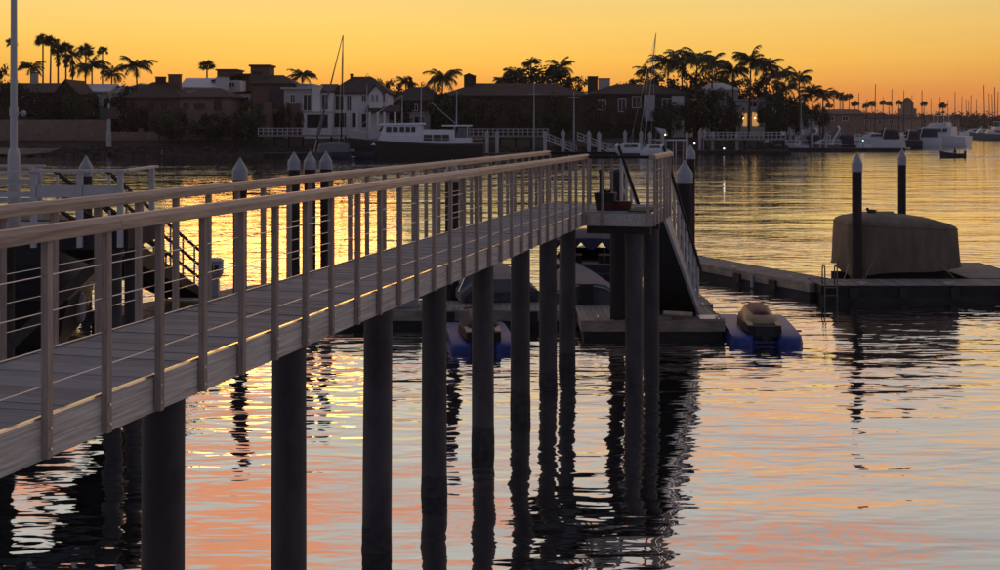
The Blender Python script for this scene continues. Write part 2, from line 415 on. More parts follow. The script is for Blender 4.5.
# posts
RAIL0, RAIL1 = DECK + 1.022, DECK + 1.112
post = MB().box(-.0225, .0225, -.025, .025, DECK - .235, RAIL0).mesh('post', 'post_wood')
def posts(lx, a, b, step=.622):
    y = a
    while y < b:
        o = link('post', post, pier); o.location = (lx + rp.uniform(-.002, .002), y + rp.uniform(-.006, .006), 0); o.rotation_euler = (0, rp.uniform(-.003, .003), 0); y += step
posts(.676, 6.33 - 12 * .622, LAND0)
posts(-.676, 6.33 - 12 * .622 + .20, S1 - .2)
posts(1.968, LAND0 + .05, S1, .50)
o = link('post', post, pier); o.location = (-.63, S1 + .068, 0)
for x in (-.2, .25, .72): o = link('post', post, pier); o.location = (x, S1 + .068, 0)
for x in (.72, 1.0, 1.86): o = link('post', post, pier); o.location = (x, LAND0 - .068, 0)
bolt = MB().lathe([(.011, 0), (.011, .006), (.007, .009)], 8).mesh('bolt', 'cable_steel')
for k in range(16):
    for zz in (DECK - .06, DECK - .18):
        o = link('bolt', bolt, pier); o.location = (.6985, 6.33 + (k - 2) * .622, zz); o.rotation_euler = (0, R(90), 0)
# handrails, in lengths
def rail_run(lx, a, b, seg=4.27, w=.125):
    y = a
    while y < b - .05:
        e = min(y + seg, b)
        m = MB(); x0, x1, c_ = lx - w / 2, lx + w / 2, .03; m.poly([(p_[0], y + .0015, p_[1]) for p_ in ((x0, RAIL1 - c_), (x0 + c_ * 1.1, RAIL1), (x1 - c_ * 1.1, RAIL1), (x1, RAIL1 - c_), (x1, RAIL0 + .004), (x1 - .004, RAIL0), (x0 + .004, RAIL0), (x0, RAIL0 + .004))], (0, e - y - .003, 0))
        m.build('handrail', 'rail_wood', pier); y = e
rail_run(.666, S0, LAND0 + .12); rail_run(-.666, S0, S1 + .12); rail_run(1.95, LAND0 - .1, S1 + .1)
MB().box(.735, 1.885, LAND0 - .11, LAND0 - .02, RAIL0 + .01, RAIL1 - .02).build('handrail', 'mooring_pile', pier)
MB().box(-.60, .80, S1 + .02, S1 + .11, RAIL0 + .01, RAIL1 - .02).build('handrail', 'mooring_pile', pier)
# cables
for lx, a, b in ((.676, S0, LAND0), (-.676, S0, S1), (1.968, LAND0 + .05, S1)):
    for h in (.19, .40, .61, .82):
        n = 16; pts = []
        MB().tube([(lx, a, DECK + h), (lx, b, DECK + h)], .0031, 6).build('cable', 'cable_steel', pier)
# piles
pile = MB().lathe([(.172, -2.0), (.170, .9), (.166, 2.2), (.165, DECK - .42)], 20).mesh('pile', 'pile_coat', 40)
PS = [1.4, 3.9, 6.4, 8.82, 11.23, 13.72, 15.95, 18.44, 20.9, 23.17, 25.0]
rb = random.Random(12); rings = []
for i in range(13):
    z = -.5 + .80 * i / 12; k = .7 if i < 8 else (12 - i) / 4
    rings.append([((.171 + rb.uniform(.001, .012) * k) * math.cos(6.2832 * j / 26), (.171 + rb.uniform(.001, .012) * k) * math.sin(6.2832 * j / 26), z + rb.uniform(-.03, .03)) for j in range(26)])
crust = MB().loft(rings).mesh('barnacle_crust', 'barnacle')
for q in PS:
    o = link('pile', pile, pier); o.location = (0, q, 0); o.rotation_euler = (rp.uniform(-.004, .004), rp.uniform(-.006, .006), q * 3)
    o = link('barnacle_crust', crust, pier); o.location = (0, q, rp.uniform(-.05, .1)); o.rotation_euler = (0, 0, q * 5)
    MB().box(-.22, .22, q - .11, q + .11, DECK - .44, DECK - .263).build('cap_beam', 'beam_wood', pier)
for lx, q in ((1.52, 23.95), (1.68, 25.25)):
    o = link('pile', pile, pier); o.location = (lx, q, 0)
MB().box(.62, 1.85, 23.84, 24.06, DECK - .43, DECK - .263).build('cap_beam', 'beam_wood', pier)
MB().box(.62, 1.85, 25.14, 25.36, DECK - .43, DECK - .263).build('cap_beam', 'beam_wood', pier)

# things standing on the landing
def on_landing(lx, s): return pier_pt(lx, s, DECK + .004)
t = empty('planter_box', on_landing(.92, 24.25), -TH, 'dark square planter with reddish base on the pier landing', 'planter')
MB().loft([[(-.20, -.18, 0), (.20, -.18, 0), (.20, .18, 0), (-.20, .18, 0)], [(-.23, -.2, .17), (.23, -.2, .17), (.23, .2, .17), (-.23, .2, .17)]]).build('base', 'maroon', t)
MB().loft([[(-.23, -.2, .172), (.23, -.2, .172), (.23, .2, .172), (-.23, .2, .172)], [(-.26, -.23, .40), (.26, -.23, .40), (.26, .23, .40), (-.26, .23, .40)]]).build('tub', 'black_rubber', t)
m = MB()
rq = random.Random(5)
for i in range(26):
    a = rq.uniform(0, 6.28); r = rq.uniform(0, .2); h = rq.uniform(.03, .12)
    p = Vector((math.cos(a) * r, math.sin(a) * r, .39)); q = p + Vector((rq.uniform(-.08, .08), rq.uniform(-.08, .08), h)); e = Vector((rq.uniform(-1, 1), rq.uniform(-1, 1), 0)).normalized() * .03
    m._add([p - e, p + e, q], [(0, 1, 2)])
m.build('foliage', 'leaf_dark', t); t.scale = (.78, .78, .85)
MB().tube([(-.13, 0, .39), (-.13, 0, .86)], .035, 8).lathe([(.05, 0), (.06, .05), (.03, .1)], 8, (-.13, 0, .84)).build('stake', 'black_rubber', t)
t = empty('flower_trough', on_landing(1.22, 24.3), -TH, 'low brick red trough beside the dark planter on the landing', 'planter')
MB().loft([[(-.24, -.15, 0), (.24, -.15, 0), (.24, .15, 0), (-.24, .15, 0)], [(-.27, -.17, .22), (.27, -.17, .22), (.27, .17, .22), (-.27, .17, .22)]]).build('trough', 'brick_red', t)
MB().box(-.245, .245, -.145, .145, .17, .232).build('soil', 'black_rubber', t); t.scale = (.72, .8, .75)
mt = MB().chbox(1.42, 1.84, 23.75, 24.9, DECK + .006, DECK + .03, .006).build('door_mat', 'green_mat')
mt.location = pier.location; mt.rotation_euler = pier.rotation_euler
tag(mt, 'green ribbed mat lying on the pier landing', 'mat')

# ---------------------------------------------------------------- gangway down to the float
GA, GB = pier_pt(1.36, S1 + .08, DECK - .05), pier_pt(1.74, 29.75, .50)
gd = GB - GA; GL = math.hypot(gd.x, gd.y); gz = math.atan2(-gd.x, gd.y)
gang = empty('gangway', (GA.x, GA.y, GA.z), gz, 'steep aluminium gangway dropping from the pier landing to the floating dock', 'gangway')
slope = (GB.z - GA.z) / GL
def gp(x, y, h=0): return (x, y, slope * y + h)
for sx in (-.48, .48):
    MB().poly([(sx - .03, 0, -.30), (sx - .03, GL, slope * GL - .06), (sx - .03, GL, slope * GL + .10), (sx - .03, 0, .06)], (.06, 0, 0)).build('stringer', 'aluminium', gang)
    n = 9
    for i in range(n):
        y = .10 + (GL - .2) * i / (n - 1)
        MB().box(sx - .03, sx + .03, y - .035, y + .035, slope * y + .02, slope * y + .98).build('post', 'aluminium', gang)
    MB().tube([gp(sx, -.25, 1.09), gp(sx, GL + .02, 1.09)], .045, 12).build('top_rail', 'gel_white', gang, True)  # white colour stands in for the sky glint along the metal tube
    MB().beam(gp(sx + .05, -.3, 1.03), gp(sx + .05, GL + .05, 1.03), .04, .06).build('handrail', 'mooring_pile', gang)
    MB().beam(gp(sx, .08, .52), gp(sx, GL - .08, .52), .03, .03).build('mid_rail', 'aluminium', gang)
n = 26
tread = MB().box(-.449, .449, -.062, .062, -.02, .02).mesh('tread', 'mooring_pile')
for i in range(n):
    y = .07 + (GL - .14) * i / (n - 1); o = link('tread', tread, gang); o.location = gp(0, y, .0); o.rotation_euler = (math.atan(slope), 0, 0)
MB().poly([(-.449, .05, -.26), (-.449, GL - .15, slope * (GL - .15) - .07), (-.449, GL - .15, slope * (GL - .15) - .04), (-.449, .05, -.05)], (.898, 0, 0)).build('underside_shade', 'hull_black', gang)  # black wedge carries the shadow below the gangway in its colour
for sx in (-.40, .40): MB().tube([(sx - .035, GL - .05, slope * GL - .02), (sx + .035, GL - .05, slope * GL - .02)], .075, 14).build('wheel', 'black_rubber', gang)

# ---------------------------------------------------------------- floating docks
def dock(name, label, origin, rz, rects, top=.42, side='dock_side', plank_axis=None):
    """rects: (x0, x1, y0, y1, planks run across y?)"""
    d = empty(name, origin, rz, label, 'dock')
    for (x0, x1, y0, y1, ax) in rects:
        t_ = top
        if ax == 'x':      # planks lie along x, repeat in y
            n = int((y1 - y0 - .1) / .145); me = MB().box(x0 + .045, x1 - .045, 0, .138, -.04, 0).mesh('plank', 'dock_wood')
            for i in range(n): o = link('plank', me, d); o.location = (rp.uniform(-.004, .004), y0 + .05 + i * (y1 - y0 - .1) / n, t_ + rp.uniform(-.003, .003))
        else:
            n = int((x1 - x0 - .1) / .145); me = MB().box(0, .138, y0 + .045, y1 - .045, -.04, 0).mesh('plank', 'dock_wood')
            for i in range(n): o = link('plank', me, d); o.location = (x0 + .05 + i * (x1 - x0 - .1) / n, rp.uniform(-.004, .004), t_ + rp.uniform(-.003, .003))
        h = .24
        MB().box(x0, x1, y0, y0 + .04, t_ - h, t_ + .01).build('side_board', side, d)
        MB().box(x0, x1, y1 - .04, y1, t_ - h, t_ + .01).build('side_board', side, d)
        MB().box(x0, x0 + .04, y0 + .042, y1 - .042, t_ - h, t_ + .01).build('side_board', side, d)
        MB().box(x1 - .04, x1, y0 + .042, y1 - .042, t_ - h, t_ + .01).build('side_board', side, d)
        MB().box(x0 + .06, x1 - .06, y0 + .06, y1 - .06, -.30, t_ - .06).build('float', 'dock_float', d)
    return d
def cleat(x, y, z, parent, rz=0):
    c_ = MB(); c_.box(-.05, .05, -.02, .02, 0, .05).beam((-.13, 0, .065), (.13, 0, .065), .03, .03); o = c_.build('cleat', 'aluminium', parent); o.location = (x, y, z); o.rotation_euler = (0, 0, rz)
d1 = dock('floating_dock', 'grey plank floating dock at the foot of the pier gangway', (5.16, 28.65, 0), 0, [(-3.3, 0, 0, 2.5, 'y'), (-1.9, .14, 2.503, 5.6, 'x')], .42)
for x, y in ((-.15, .25), (-2.9, .2), (-.15, 2.2), (-.02, 3.6), (-.02, 5.0)): cleat(x, y, .43, d1, math.pi / 2)
for y in (.5, 1.3, 2.1, 2.9, 3.7): MB().tube([(.02 if y < 2.5 else .16, y, .16), (.02 if y < 2.5 else .16, y, .40)], .06, 8).build('bumper', 'black_rubber', d1)
MB().chbox(-.55, -.08, .15, .75, .432, .447, .004).build('hatch_plate', 'aluminium', d1)
MB().chbox(-1.7, -1.2, .12, .5, .432, .45, .004).build('hatch_plate', 'cap_white', d1)
d2 = dock('floating_dock', 'dim plank floating dock running behind the pier piles with a grey storage box', (-8.6, 30.2, 0), 0, [(0, 10.4, 0, 1.7, 'y')], .42)
for x in (1.2, 4.4, 7.5, 9.9): cleat(x, .2, .43, d2)
for x in (.8, 3, 5.2, 7.4, 9.4): MB().box(x - .1, x + .1, -.05, -.002, .12, .40).build('bumper', 'black_rubber', d2)
FA = Vector((8.89, 34.6, 0)); fdir = Vector((-.405, .914, 0))
d3 = dock('floating_dock', 'weathered brown floating finger dock leading away from the covered boat', FA, math.atan2(.405, .914), [(0.02, 1.28, .55, 8.6, 'x')], .45)
for y in (1.6, 4.4, 7.2): cleat(.15, y, .46, d3, math.pi / 2)
for y in (2.2, 4.0, 6.4): MB().box(-.06, .018, y - .16, y + .16, .10, .36).build('bumper', 'black_rubber', d3)
MB().tube([(-.03, 3.2, .04), (-.035, 3.2, .40)], .05, 8).build('pipe', 'cap_white', d3)
MB().box(.5, 1.2, 8.1, 8.55, .46, .62).build('step_box', 'dock_wood', d3)
d4 = dock('floating_dock', 'dark floating walkway dock in front of the tarp covered boat', FA, 0, [(0, 10.2, 0, 1.62, 'y'), (4.7, 6.6, 1.623, 5.8, 'x')], .45, 'mooring_pile')
for x in (1.2, 3.6, 6.0, 8.4): cleat(x, .2, .46, d4)
for x in (.9, 2.3, 3.7, 5.1, 6.5): MB().box(x - .12, x + .12, -.05, -.002, .10, .40).build('bumper', 'black_rubber', d4)
lad = empty('dock_ladder', (FA.x + .08, FA.y - .07, 0), 0, 'bent steel ladder hooked over the corner of the walkway dock', 'ladder')
for x in (0, .34):
    pts = [(x, -.02, -.7), (x, -.02, .9)] + [(x, -.02 + .14 - .14 * math.cos(a), .9 + .14 * math.sin(a)) for a in (.5, 1.0, 1.57, 2.1, 2.6, 3.14)] + [(x, .26, .46)]
    MB().tube(pts, .02, 8).build('side_rail', 'ladder_steel', lad, True)
for z in (-.4, -.1, .2, .42): MB().tube([(0, -.02, z), (.34, -.02, z)], .015, 6).build('rung', 'ladder_steel', lad)
d5 = dock('floating_dock', 'weathered floating dock with a power pedestal beside the white railed landing', (-9.6, 30.6, 0), -math.atan2(.53, .85), [(0, 2.6, -.6, 10.5, 'x')], .42)
for y in (1.5, 4.5, 8): cleat(2.45, y, .43, d5, math.pi / 2)

# ---------------------------------------------------------------- mooring piles
def mooring_pile(p, top, label, group=None, capless=False, r=.18):
    e = empty('mooring_pile', (p[0], p[1], 0), random.uniform(0, 6), label, 'pile', group)
    MB().lathe([(r, -1.8), (r * .99, top - .42)], 18).build('shaft', 'mooring_pile', e, 40)
    if capless: MB().lathe([(r * 1.03, top - .44), (r * 1.05, top - .36), (r * .6, top - .30)], 18).build('cap', 'black_rubber', e, 40)
    else: MB().lathe([(r * 1.08, top - .58), (r * 1.10, top - .34), (r * 1.04, top - .31), (r * .05, top)], 18).build('cap', 'cap_white', e, 30)
    return e
PT = 4.08
mooring_pile(at(86, 155, 34.5), PT, 'white capped pile rising behind the white railed landing', r=.165)
mooring_pile(at(240, 157, 32.2), PT, 'lone white capped pile just beyond the power pedestal dock')
for x in (294, 310, 326): mooring_pile(at(x, 151.5, 39.4 + (x - 310) * .02), PT, 'white capped pile in the cluster of three beside the pedestal dock', 'cluster of three capped piles')
mooring_pile(at(452, 157, 32.6), PT - .06, 'white capped pile half hidden behind the pier railing')
mooring_pile(at(684.5, 160, 31.3), 4.03, 'thick dark pile with pointed white cap right beside the gangway', r=.195)
mooring_pile(at(690.5, 144.5, 50.5), 4.1, 'thinner white capped pile standing in open water beyond the gangway')
mooring_pile(at(857, 152, 36.5), 4.12, 'tall dark pile with white cap in front of the covered boat', r=.145)
mooring_pile(at(902, 148, 42.5), 4.12, 'tall dark pile with white cap behind the covered boat', r=.135)
mooring_pile((2.73, 28.98), 4.2, 'dark uncapped guide pile through the dock at the gangway foot', capless=True)

# ---------------------------------------------------------------- boats and craft close by
def hull(mb, L, B, fb, draft=.3, n=12, rise=.35, stern=.92, power=2.3, flare=.86):
    """stern at -L/2, bow at +L/2, waterline z = 0"""
    rings = []
    for i in range(n + 1):
        t = i / n; k = max(t - .42, 0) / .58
        hb = B / 2 * (1 - k ** power) * (stern + (1 - stern) * min(t / .35, 1)) + .012
        sh = fb * (1 + rise * t * t * t); y = -L / 2 + L * t
        yk = y - .16 * L * k * k * .6
        rings.append([(-hb, y, sh), (-hb * flare, y - .02 * L * k, fb * .30), (-hb * .55, (y + yk) / 2, -draft * .55 * (1 - k * .6)), (0, yk, -draft * (1 - k ** 3)),
                      (hb * .55, (y + yk) / 2, -draft * .55 * (1 - k * .6)), (hb * flare, y - .02 * L * k, fb * .30), (hb, y, sh)])
    return mb.loft(rings)
def hull_w(L, B, t, stern=.92, power=2.3):
    k = max(t - .42, 0) / .58; return B / 2 * (1 - k ** power) * (stern + (1 - stern) * min(t / .35, 1)) + .012
def dome(mb, sx, sy, z0, z1, nx=10, ny=10, p=2.6, wob=0.0, skirt=None, seed=1, flat=.0):
    """tarp-like dome over a rounded rectangle"""
    rr = random.Random(seed); rings = []
    prof = [(1.03, z0), (1.0, z0 + (z1 - z0) * .35), (.985, z0 + (z1 - z0) * .72), (.93, z0 + (z1 - z0) * .86), (.70, z0 + (z1 - z0) * .94), (.35, z0 + (z1 - z0) * .985), (.02, z1)]
    m = 40
    ph = [rr.uniform(0, 6.28) for _ in range(6)]
    for i, (q, z) in enumerate(prof):
        ring = []
        for j in range(m):
            a = 2 * math.pi * j / m; c_, s_ = math.cos(a), math.sin(a)
            k = (abs(c_) ** p + abs(s_) ** p) ** (-1 / p)
            w_ = wob * max(0, 1 - i / 4) * (math.sin(9 * a + ph[0]) * .6 + math.sin(17 * a + ph[1]) * .5 + math.sin(5 * a + ph[2]) * .4)
            zz = z + (wob * .9 * math.sin(3 * a + ph[3]) if i == 0 else 0)
            ring.append(((q + w_) * sx * k * c_, (q + w_) * sy * k * s_, zz))
        rings.append(ring)
    return mb.loft(rings)
# boat under the tan tarp
b = empty('covered_boat', (11.9, 37.75, 0), 0, 'wide boat shrouded in a tan tarp on the lift behind the walkway dock', 'boat')
hb_ = MB(); hull(hb_, 1.9, 2.8, .8, .3, rise=.1, power=9); hb_.build('hull', 'hull_black', b, 40)
MB().box(-1.6, 1.6, -1.25, -1.1, .10, .36).build('lift_beam', 'dock_float', b); MB().box(-1.6, 1.6, 1.0, 1.15, .1, .36).build('lift_beam', 'dock_float', b)
rings = []
rr = random.Random(8); PH = [rr.uniform(0, 6.28) for _ in range(8)]
for (q, zl, zr) in ((1.035, .62, .60), (1.02, 1.1, 1.05), (1.005, 1.62, 1.52), (.992, 1.96, 1.82), (.965, 2.06, 1.90), (.86, 2.14, 1.98), (.55, 2.26, 2.12), (.25, 2.29, 2.19), (.02, 2.30, 2.20)):
    ring = []
    for j in range(56):
        a = 2 * math.pi * j / 56; c_, s_ = math.cos(a), math.sin(a); p = 7.0
        k = (abs(c_) ** p + abs(s_) ** p) ** (-1 / p)
        low = max(0, (1.6 - zl)) / .8
        w_ = .026 * low * (math.sin(11 * a + PH[0]) + .7 * math.sin(23 * a + PH[1]) + .8 * math.sin(6 * a + PH[2]))
        x_ = 1.66 * k * c_; f = (x_ + 1.66) / 3.32
        z_ = zl * (1 - f) + zr * f
        if q > 1.03: z_ += .10 * math.sin(2.2 * a + 1.9) + .05 * math.sin(5 * a + PH[3])
        ring.append(((q + w_) * x_, (q + w_) * 1.12 * k * s_, z_))
    rings.append(ring)
tp = MB().loft(rings).build('tarp', 'tarp_tan', b, 55)
MB().tube([Vector(q_) * 1.004 for q_ in rings[3]] + [Vector(rings[3][0]) * 1.004], .014, 5).build('seam', 'tarp_tan', tp)
MB().tube([Vector(q_) * 1.006 for q_ in rings[0]] + [Vector(rings[0][0]) * 1.006], .018, 5).build('hem', 'tarp_tan', tp)
for (xa, za, xb, zb) in ((-1.7, .85, -1.95, .47), (-1.0, .9, -1.35, .47), (.9, .9, 1.25, .47)):
    MB().tube([(xa, -1.19, za), (xb, -1.62, zb)], .008, 5).build('tie_rope', 'cap_white', b)
bd = empty('duck', (11.15, 37.5, 2.245), R(70), 'small dark duck resting on top of the tan tarp', 'bird')
MB().ball((0, 0, .07), .08, 8, (1.0, 1.9, .85)).ball((0, .12, .135), .048, 8).build('body', 'bird_brown', bd, True)
MB().loft([[(-.012, .155, .13), (.012, .155, .13), (0, .155, .145)], [(-.01, .20, .125), (.01, .20, .125), (0, .20, .13)]]).build('bill', 'tan_vinyl', bd)
MB().poly([(-.03, -.13, .09), (.03, -.13, .09), (0, -.21, .125)], (0, 0, .012)).build('tail', 'bird_brown', bd)

# drive-on floats and jet skis
def ski_float(p, rz, label):
    e = empty('jet_ski_float', p, rz, label, 'float')
    for sx in (-1, 1):
        m = MB(); rings = []
        for (y, w_, z) in ((-.06, .16, .14), (-.01, .30, .22), (.12, .40, .30), (1.2, .42, .34), (2.6, .42, .36), (3.05, .36, .34), (3.2, .22, .25)):
            c_ = .53 * sx; rings.append([(c_ - w_ * .62, y, -.10), (c_ + w_ * .62, y, -.10), (c_ + w_ * .72, y, .06), (c_ + w_ * .62, y, z), (c_ - w_ * .35 * 1.6, y, z * (1 if sx > 0 else 1)), (c_ - w_ * .72, y, .06)])
        m.loft(rings); m.build('pontoon', 'blue_plastic', e, 35)
    MB().loft([[(-.26, .25, .02), (.26, .25, .02), (.26, .25, .12), (-.26, .25, .12)], [(-.26, 3.0, .10), (.26, 3.0, .10), (.26, 3.0, .24), (-.26, 3.0, .24)]]).build('centre_ramp', 'blue_plastic', e)
    MB().box(-.95, .95, 1.1, 1.16, .20, .25).build('cross_bar', 'black_rubber', e)
    return e
def jet_ski(p, rz, label, cov, top):
    e = empty('jet_ski', p, rz, label, 'jet ski')
    m = MB(); rings = []
    for (y, w_, zb, zt) in ((0, .44, .20, .60), (.5, .50, .16, .62), (1.4, .54, .14, .62), (2.1, .42, .2, .60), (2.6, .20, .36, .66), (2.8, .03, .52, .68)):
        rings.append([(-w_ * .45, y, zb), (w_ * .45, y, zb), (w_, y, (zb + zt) / 2), (w_ * .96, y, zt), (-w_ * .96, y, zt), (-w_, y, (zb + zt) / 2)])
    m.loft(rings); m.build('hull', 'hull_black', e, 35)
    m = MB(); rings = []
    for (y, w_, zt) in ((.30, .30, .66), (.42, .44, .80), (.7, .46, .88), (1.15, .42, .92), (1.5, .44, 1.0), (1.8, .40, .98), (2.2, .30, .80), (2.62, .12, .70)):
        rings.append([(-w_, y, .45), (w_, y, .45), (w_ * 1.0, y, .45 + (zt - .45) * .45), (w_ * .72, y, .45 + (zt - .45) * .86), (w_ * .25, y, zt), (-w_ * .25, y, zt), (-w_ * .72, y, .45 + (zt - .45) * .86), (-w_ * 1.0, y, .45 + (zt - .45) * .45)])
    m.loft(rings); m.build('cover', cov, e, 60)
    m = MB(); rings = []
    for (y, w_, zb, zt) in ((.55, .10, .86, .89), (.62, .22, .85, .93), (1.1, .26, .87, .97), (1.5, .26, .94, 1.06), (1.85, .18, .95, 1.0)):
        rings.append([(-w_, y, zb), (w_, y, zb), (w_ * .6, y, zt), (-w_ * .6, y, zt)])
    m.loft(rings); m.build('seat', top, e, 50)
    MB().loft([[(-.26, -.01, .30), (.26, -.01, .30), (.22, .3, .62), (-.22, .3, .62)], [(-.26, -.04, .30), (.26, -.04, .30), (.24, -.02, .56), (-.24, -.02, .56)]]).build('stern_plate', 'black_rubber', e)
    for sx in (-1, 1): MB().poly([(sx * .44, .02, .605), (sx * .30, .02, .605), (sx * .28, .5, .66), (sx * .46, .5, .66)], (0, 0, .03)).build('foot_deck', 'tan_vinyl', e)
    for sx in (-1, 1): MB().tube([(0, 1.62, .99), (sx * .18, 1.66, 1.03), (sx * .38, 1.56, 1.02)], .022, 6).build('handlebar', 'black_rubber', e, True)
    MB().lathe([(.09, -.06), (.10, .06)], 12).build('jet_nozzle', 'black_rubber', e).matrix_local = Matrix.Translation((0, -.04, .28)) @ Matrix.Rotation(R(90), 4, 'X')
    return e
ski_float((5.92, 27.75, 0), R(-4), 'bright blue drive-on float under the tan covered jet ski beside the dock corner').scale = (1, 1, .74)
js = jet_ski((5.92, 27.95, -.03), R(-4), 'jet ski with tan cover and maroon top on the blue float', 'tan_vinyl', 'maroon'); js.scale = (.86, .95, .74)
ski_float((-.35, 26.95, 0), R(6), 'blue drive-on float tucked behind the pier piles').scale = (.9, .9, .7)
jet_ski((-.35, 27.1, -.03), R(6), 'dark covered jet ski on the float behind the pier piles', 'tarp_dark', 'tarp_grey').scale = (.86, .95, .74)

# grey covered dinghy behind the dock
b = empty('dinghy', (2.05, 33.3, 0), R(3), 'grey dinghy with rounded cover tied behind the dock at the guide pile', 'boat')
m = MB(); hull(m, 3.6, 1.75, .60, .2); m.build('hull', 'gel_white', b, 40)
m = MB(); rings = []
for i in range(9):
    t = i / 8; hb = hull_w(3.6, 1.75, t) + .03; y = -1.82 + 3.62 * t; z0 = .6 * (1 + .35 * t ** 3) - .22; c_ = .34 * math.sin(min(1, .55 + t) * math.pi * .62)
    rings.append([(-hb, y, z0), (hb, y, z0), (hb, y, z0 + .26), (hb * .6, y, z0 + .26 + c_ * .8), (0, y, z0 + .26 + c_), (-hb * .6, y, z0 + .26 + c_ * .8), (-hb, y, z0 + .26)])
m.loft(rings); m.build('cover', 'tarp_grey', b, 50)
MB().tube([(-.85, -1.85, .60), (-.5, -1.87, .80), (0, -1.88, .90), (.5, -1.87, .80), (.85, -1.85, .60)], .022, 6).build('rim', 'cap_white', b, True)
MB().box(-.16, .16, -2.15, -1.86, .05, .95).build('outboard', 'black_rubber', b)
# dark runabout with a navy bimini
b = empty('motorboat', (2.75, 38.2, 0), R(-3), 'dark motorboat with a scalloped navy bimini top behind the grey dinghy', 'boat')
m = MB(); hull(m, 6.4, 2.4, .72, .35); m.build('hull', 'hull_navy', b, 40)
MB().box(-1.0, 1.0, -2.6, -2.2, .5, .92).build('bench_seat', 'tarp_dark', b); MB().box(-.8, -.25, -.6, 0, .5, .98).build('helm_seat', 'tarp_dark', b); MB().box(.25, .8, -.6, 0, .5, .98).build('helm_seat', 'tarp_dark', b)
MB().poly([(-1.1, .9, .72), (1.1, .9, .72), (.85, .55, 1.1), (-.85, .55, 1.1)], (0, .02, .01)).build('windshield', 'glass_dark', b)
m = MB(); rings = []
for i in range(7):
    t = i / 6; y = -1.9 + 2.6 * t; zc = 1.62 + .14 * math.sin(math.pi * t)
    row = [(-1.2 + 2.4 * j / 12, y, zc + .13 * math.cos((j / 12 - .5) * 2.6) - .13) for j in range(13)]
    rings.append(row + [(p[0], p[1], p[2] - .02) for p in row[::-1]])
m.loft(rings); top = m.build('bimini', 'navy_canvas', b, 50)
m = MB()
for i in range(24):
    xa = -1.2 + 2.4 * i / 24; xb = xa + .1; k = (i % 6) / 6; k2 = ((i % 6) + 1) / 6
    d0 = .12 + .22 * abs(math.cos(math.pi * k)); d1_ = .12 + .22 * abs(math.cos(math.pi * k2))
    za = 1.62 + .13 * math.cos((i / 24 - .5) * 2.6) - .13; zb = 1.62 + .13 * math.cos(((i + 1) / 24 - .5) * 2.6) - .13
    m.poly([(xa, -1.915, za - d0), (xb, -1.915, zb - d1_), (xb, -1.915, zb - .003), (xa, -1.915, za - .003)], (0, .012, 0))
m.build('valance', 'navy_canvas', top)
for sx in (-1.1, 1.1):
    for y in (-1.7, -.6, .5): MB().tube([(sx, -.6, .7), (sx * 1.03, y, 1.54)], .018, 6).build('bimini_pole', 'aluminium', b)
MB().tube([(.35, -2.7, 1.0), (.35, -2.72, 2.6)], .012, 5).build('antenna', 'cap_white', b)
MB().tube([(.6, -2.7, 1.0), (.6, -2.72, 2.35)], .02, 5).build('antenna', 'black_rubber', b)
# low boat with a raked screen
b = empty('runabout', (-.35, 34.2, 0), R(8), 'low covered runabout with a pale raked windscreen behind the pier piles', 'boat')
m = MB(); hull(m, 5.2, 2.1, .68, .3); m.build('hull', 'hull_navy', b, 40)
m = MB(); rings = []
for i in range(8):
    t = i / 7; hb = hull_w(5.2, 2.1, t) + .02; y = -2.6 + 5.0 * t; z0 = .45 + .22 * t ** 3; c_ = .42 * math.sin(math.pi * min(.9, .30 + .6 * t))
    rings.append([(-hb, y, z0), (hb, y, z0), (hb, y, z0 + .22), (hb * .5, y, z0 + .22 + c_), (-hb * .5, y, z0 + .22 + c_), (-hb, y, z0 + .22)])
m.loft(rings); m.build('cover', 'tarp_grey', b, 40)
MB().poly([(-1.0, -2.2, .66), (-.25, -2.2, .66), (-.12, -1.95, 1.18), (-.72, -1.95, 1.18)], (0, .02, .01)).build('windscreen', 'tarp_grey', b)
MB().beam((-1.02, -2.22, .66), (-.74, -1.97, 1.2), .03, .03).beam((-.74, -1.97, 1.2), (-.10, -1.97, 1.2), .03, .03).build('screen_frame', 'edge_metal', b)
# dark boat at the left
b = empty('cabin_boat', (-11.2, 29.4, 0), R(12), 'large black cabin boat moored below the white railed landing', 'boat')
m = MB(); hull(m, 8.5, 3.3, 1.35, .5); m.build('hull', 'hull_black', b, 40)
m = MB(); dome(m, 1.35, 2.7, 1.30, 2.85, p=4, wob=.01, seed=3); o = m.build('cabin_cover', 'tarp_dark', b, 50); o.location = (0, -.8, 0)
MB().tube([(-1.55, -4.2, 1.3), (-1.6, -1, 1.45), (-1.4, 1.5, 1.6), (-.5, 3.9, 1.85)], .05, 6).build('rub_rail', 'black_rubber', b)
MB().box(-1.2, 1.2, -4.9, -4.25, .15, .24).build('swim_platform', 'dock_float', b)
f_ = empty('boat_fender', (-9.15, 27.2, .62), 0, 'pale sausage fender hanging beside the dark cabin boat', 'fender')
MB().lathe([(.03, .0), (.11, .05), (.13, .14), (.13, .52), (.11, .62), (.03, .68)], 12).build('body', 'cap_white', f_, 50)
MB().tube([(0, 0, .68), (.05, .3, 1.3)], .01, 5).build('rope', 'cap_white', f_)

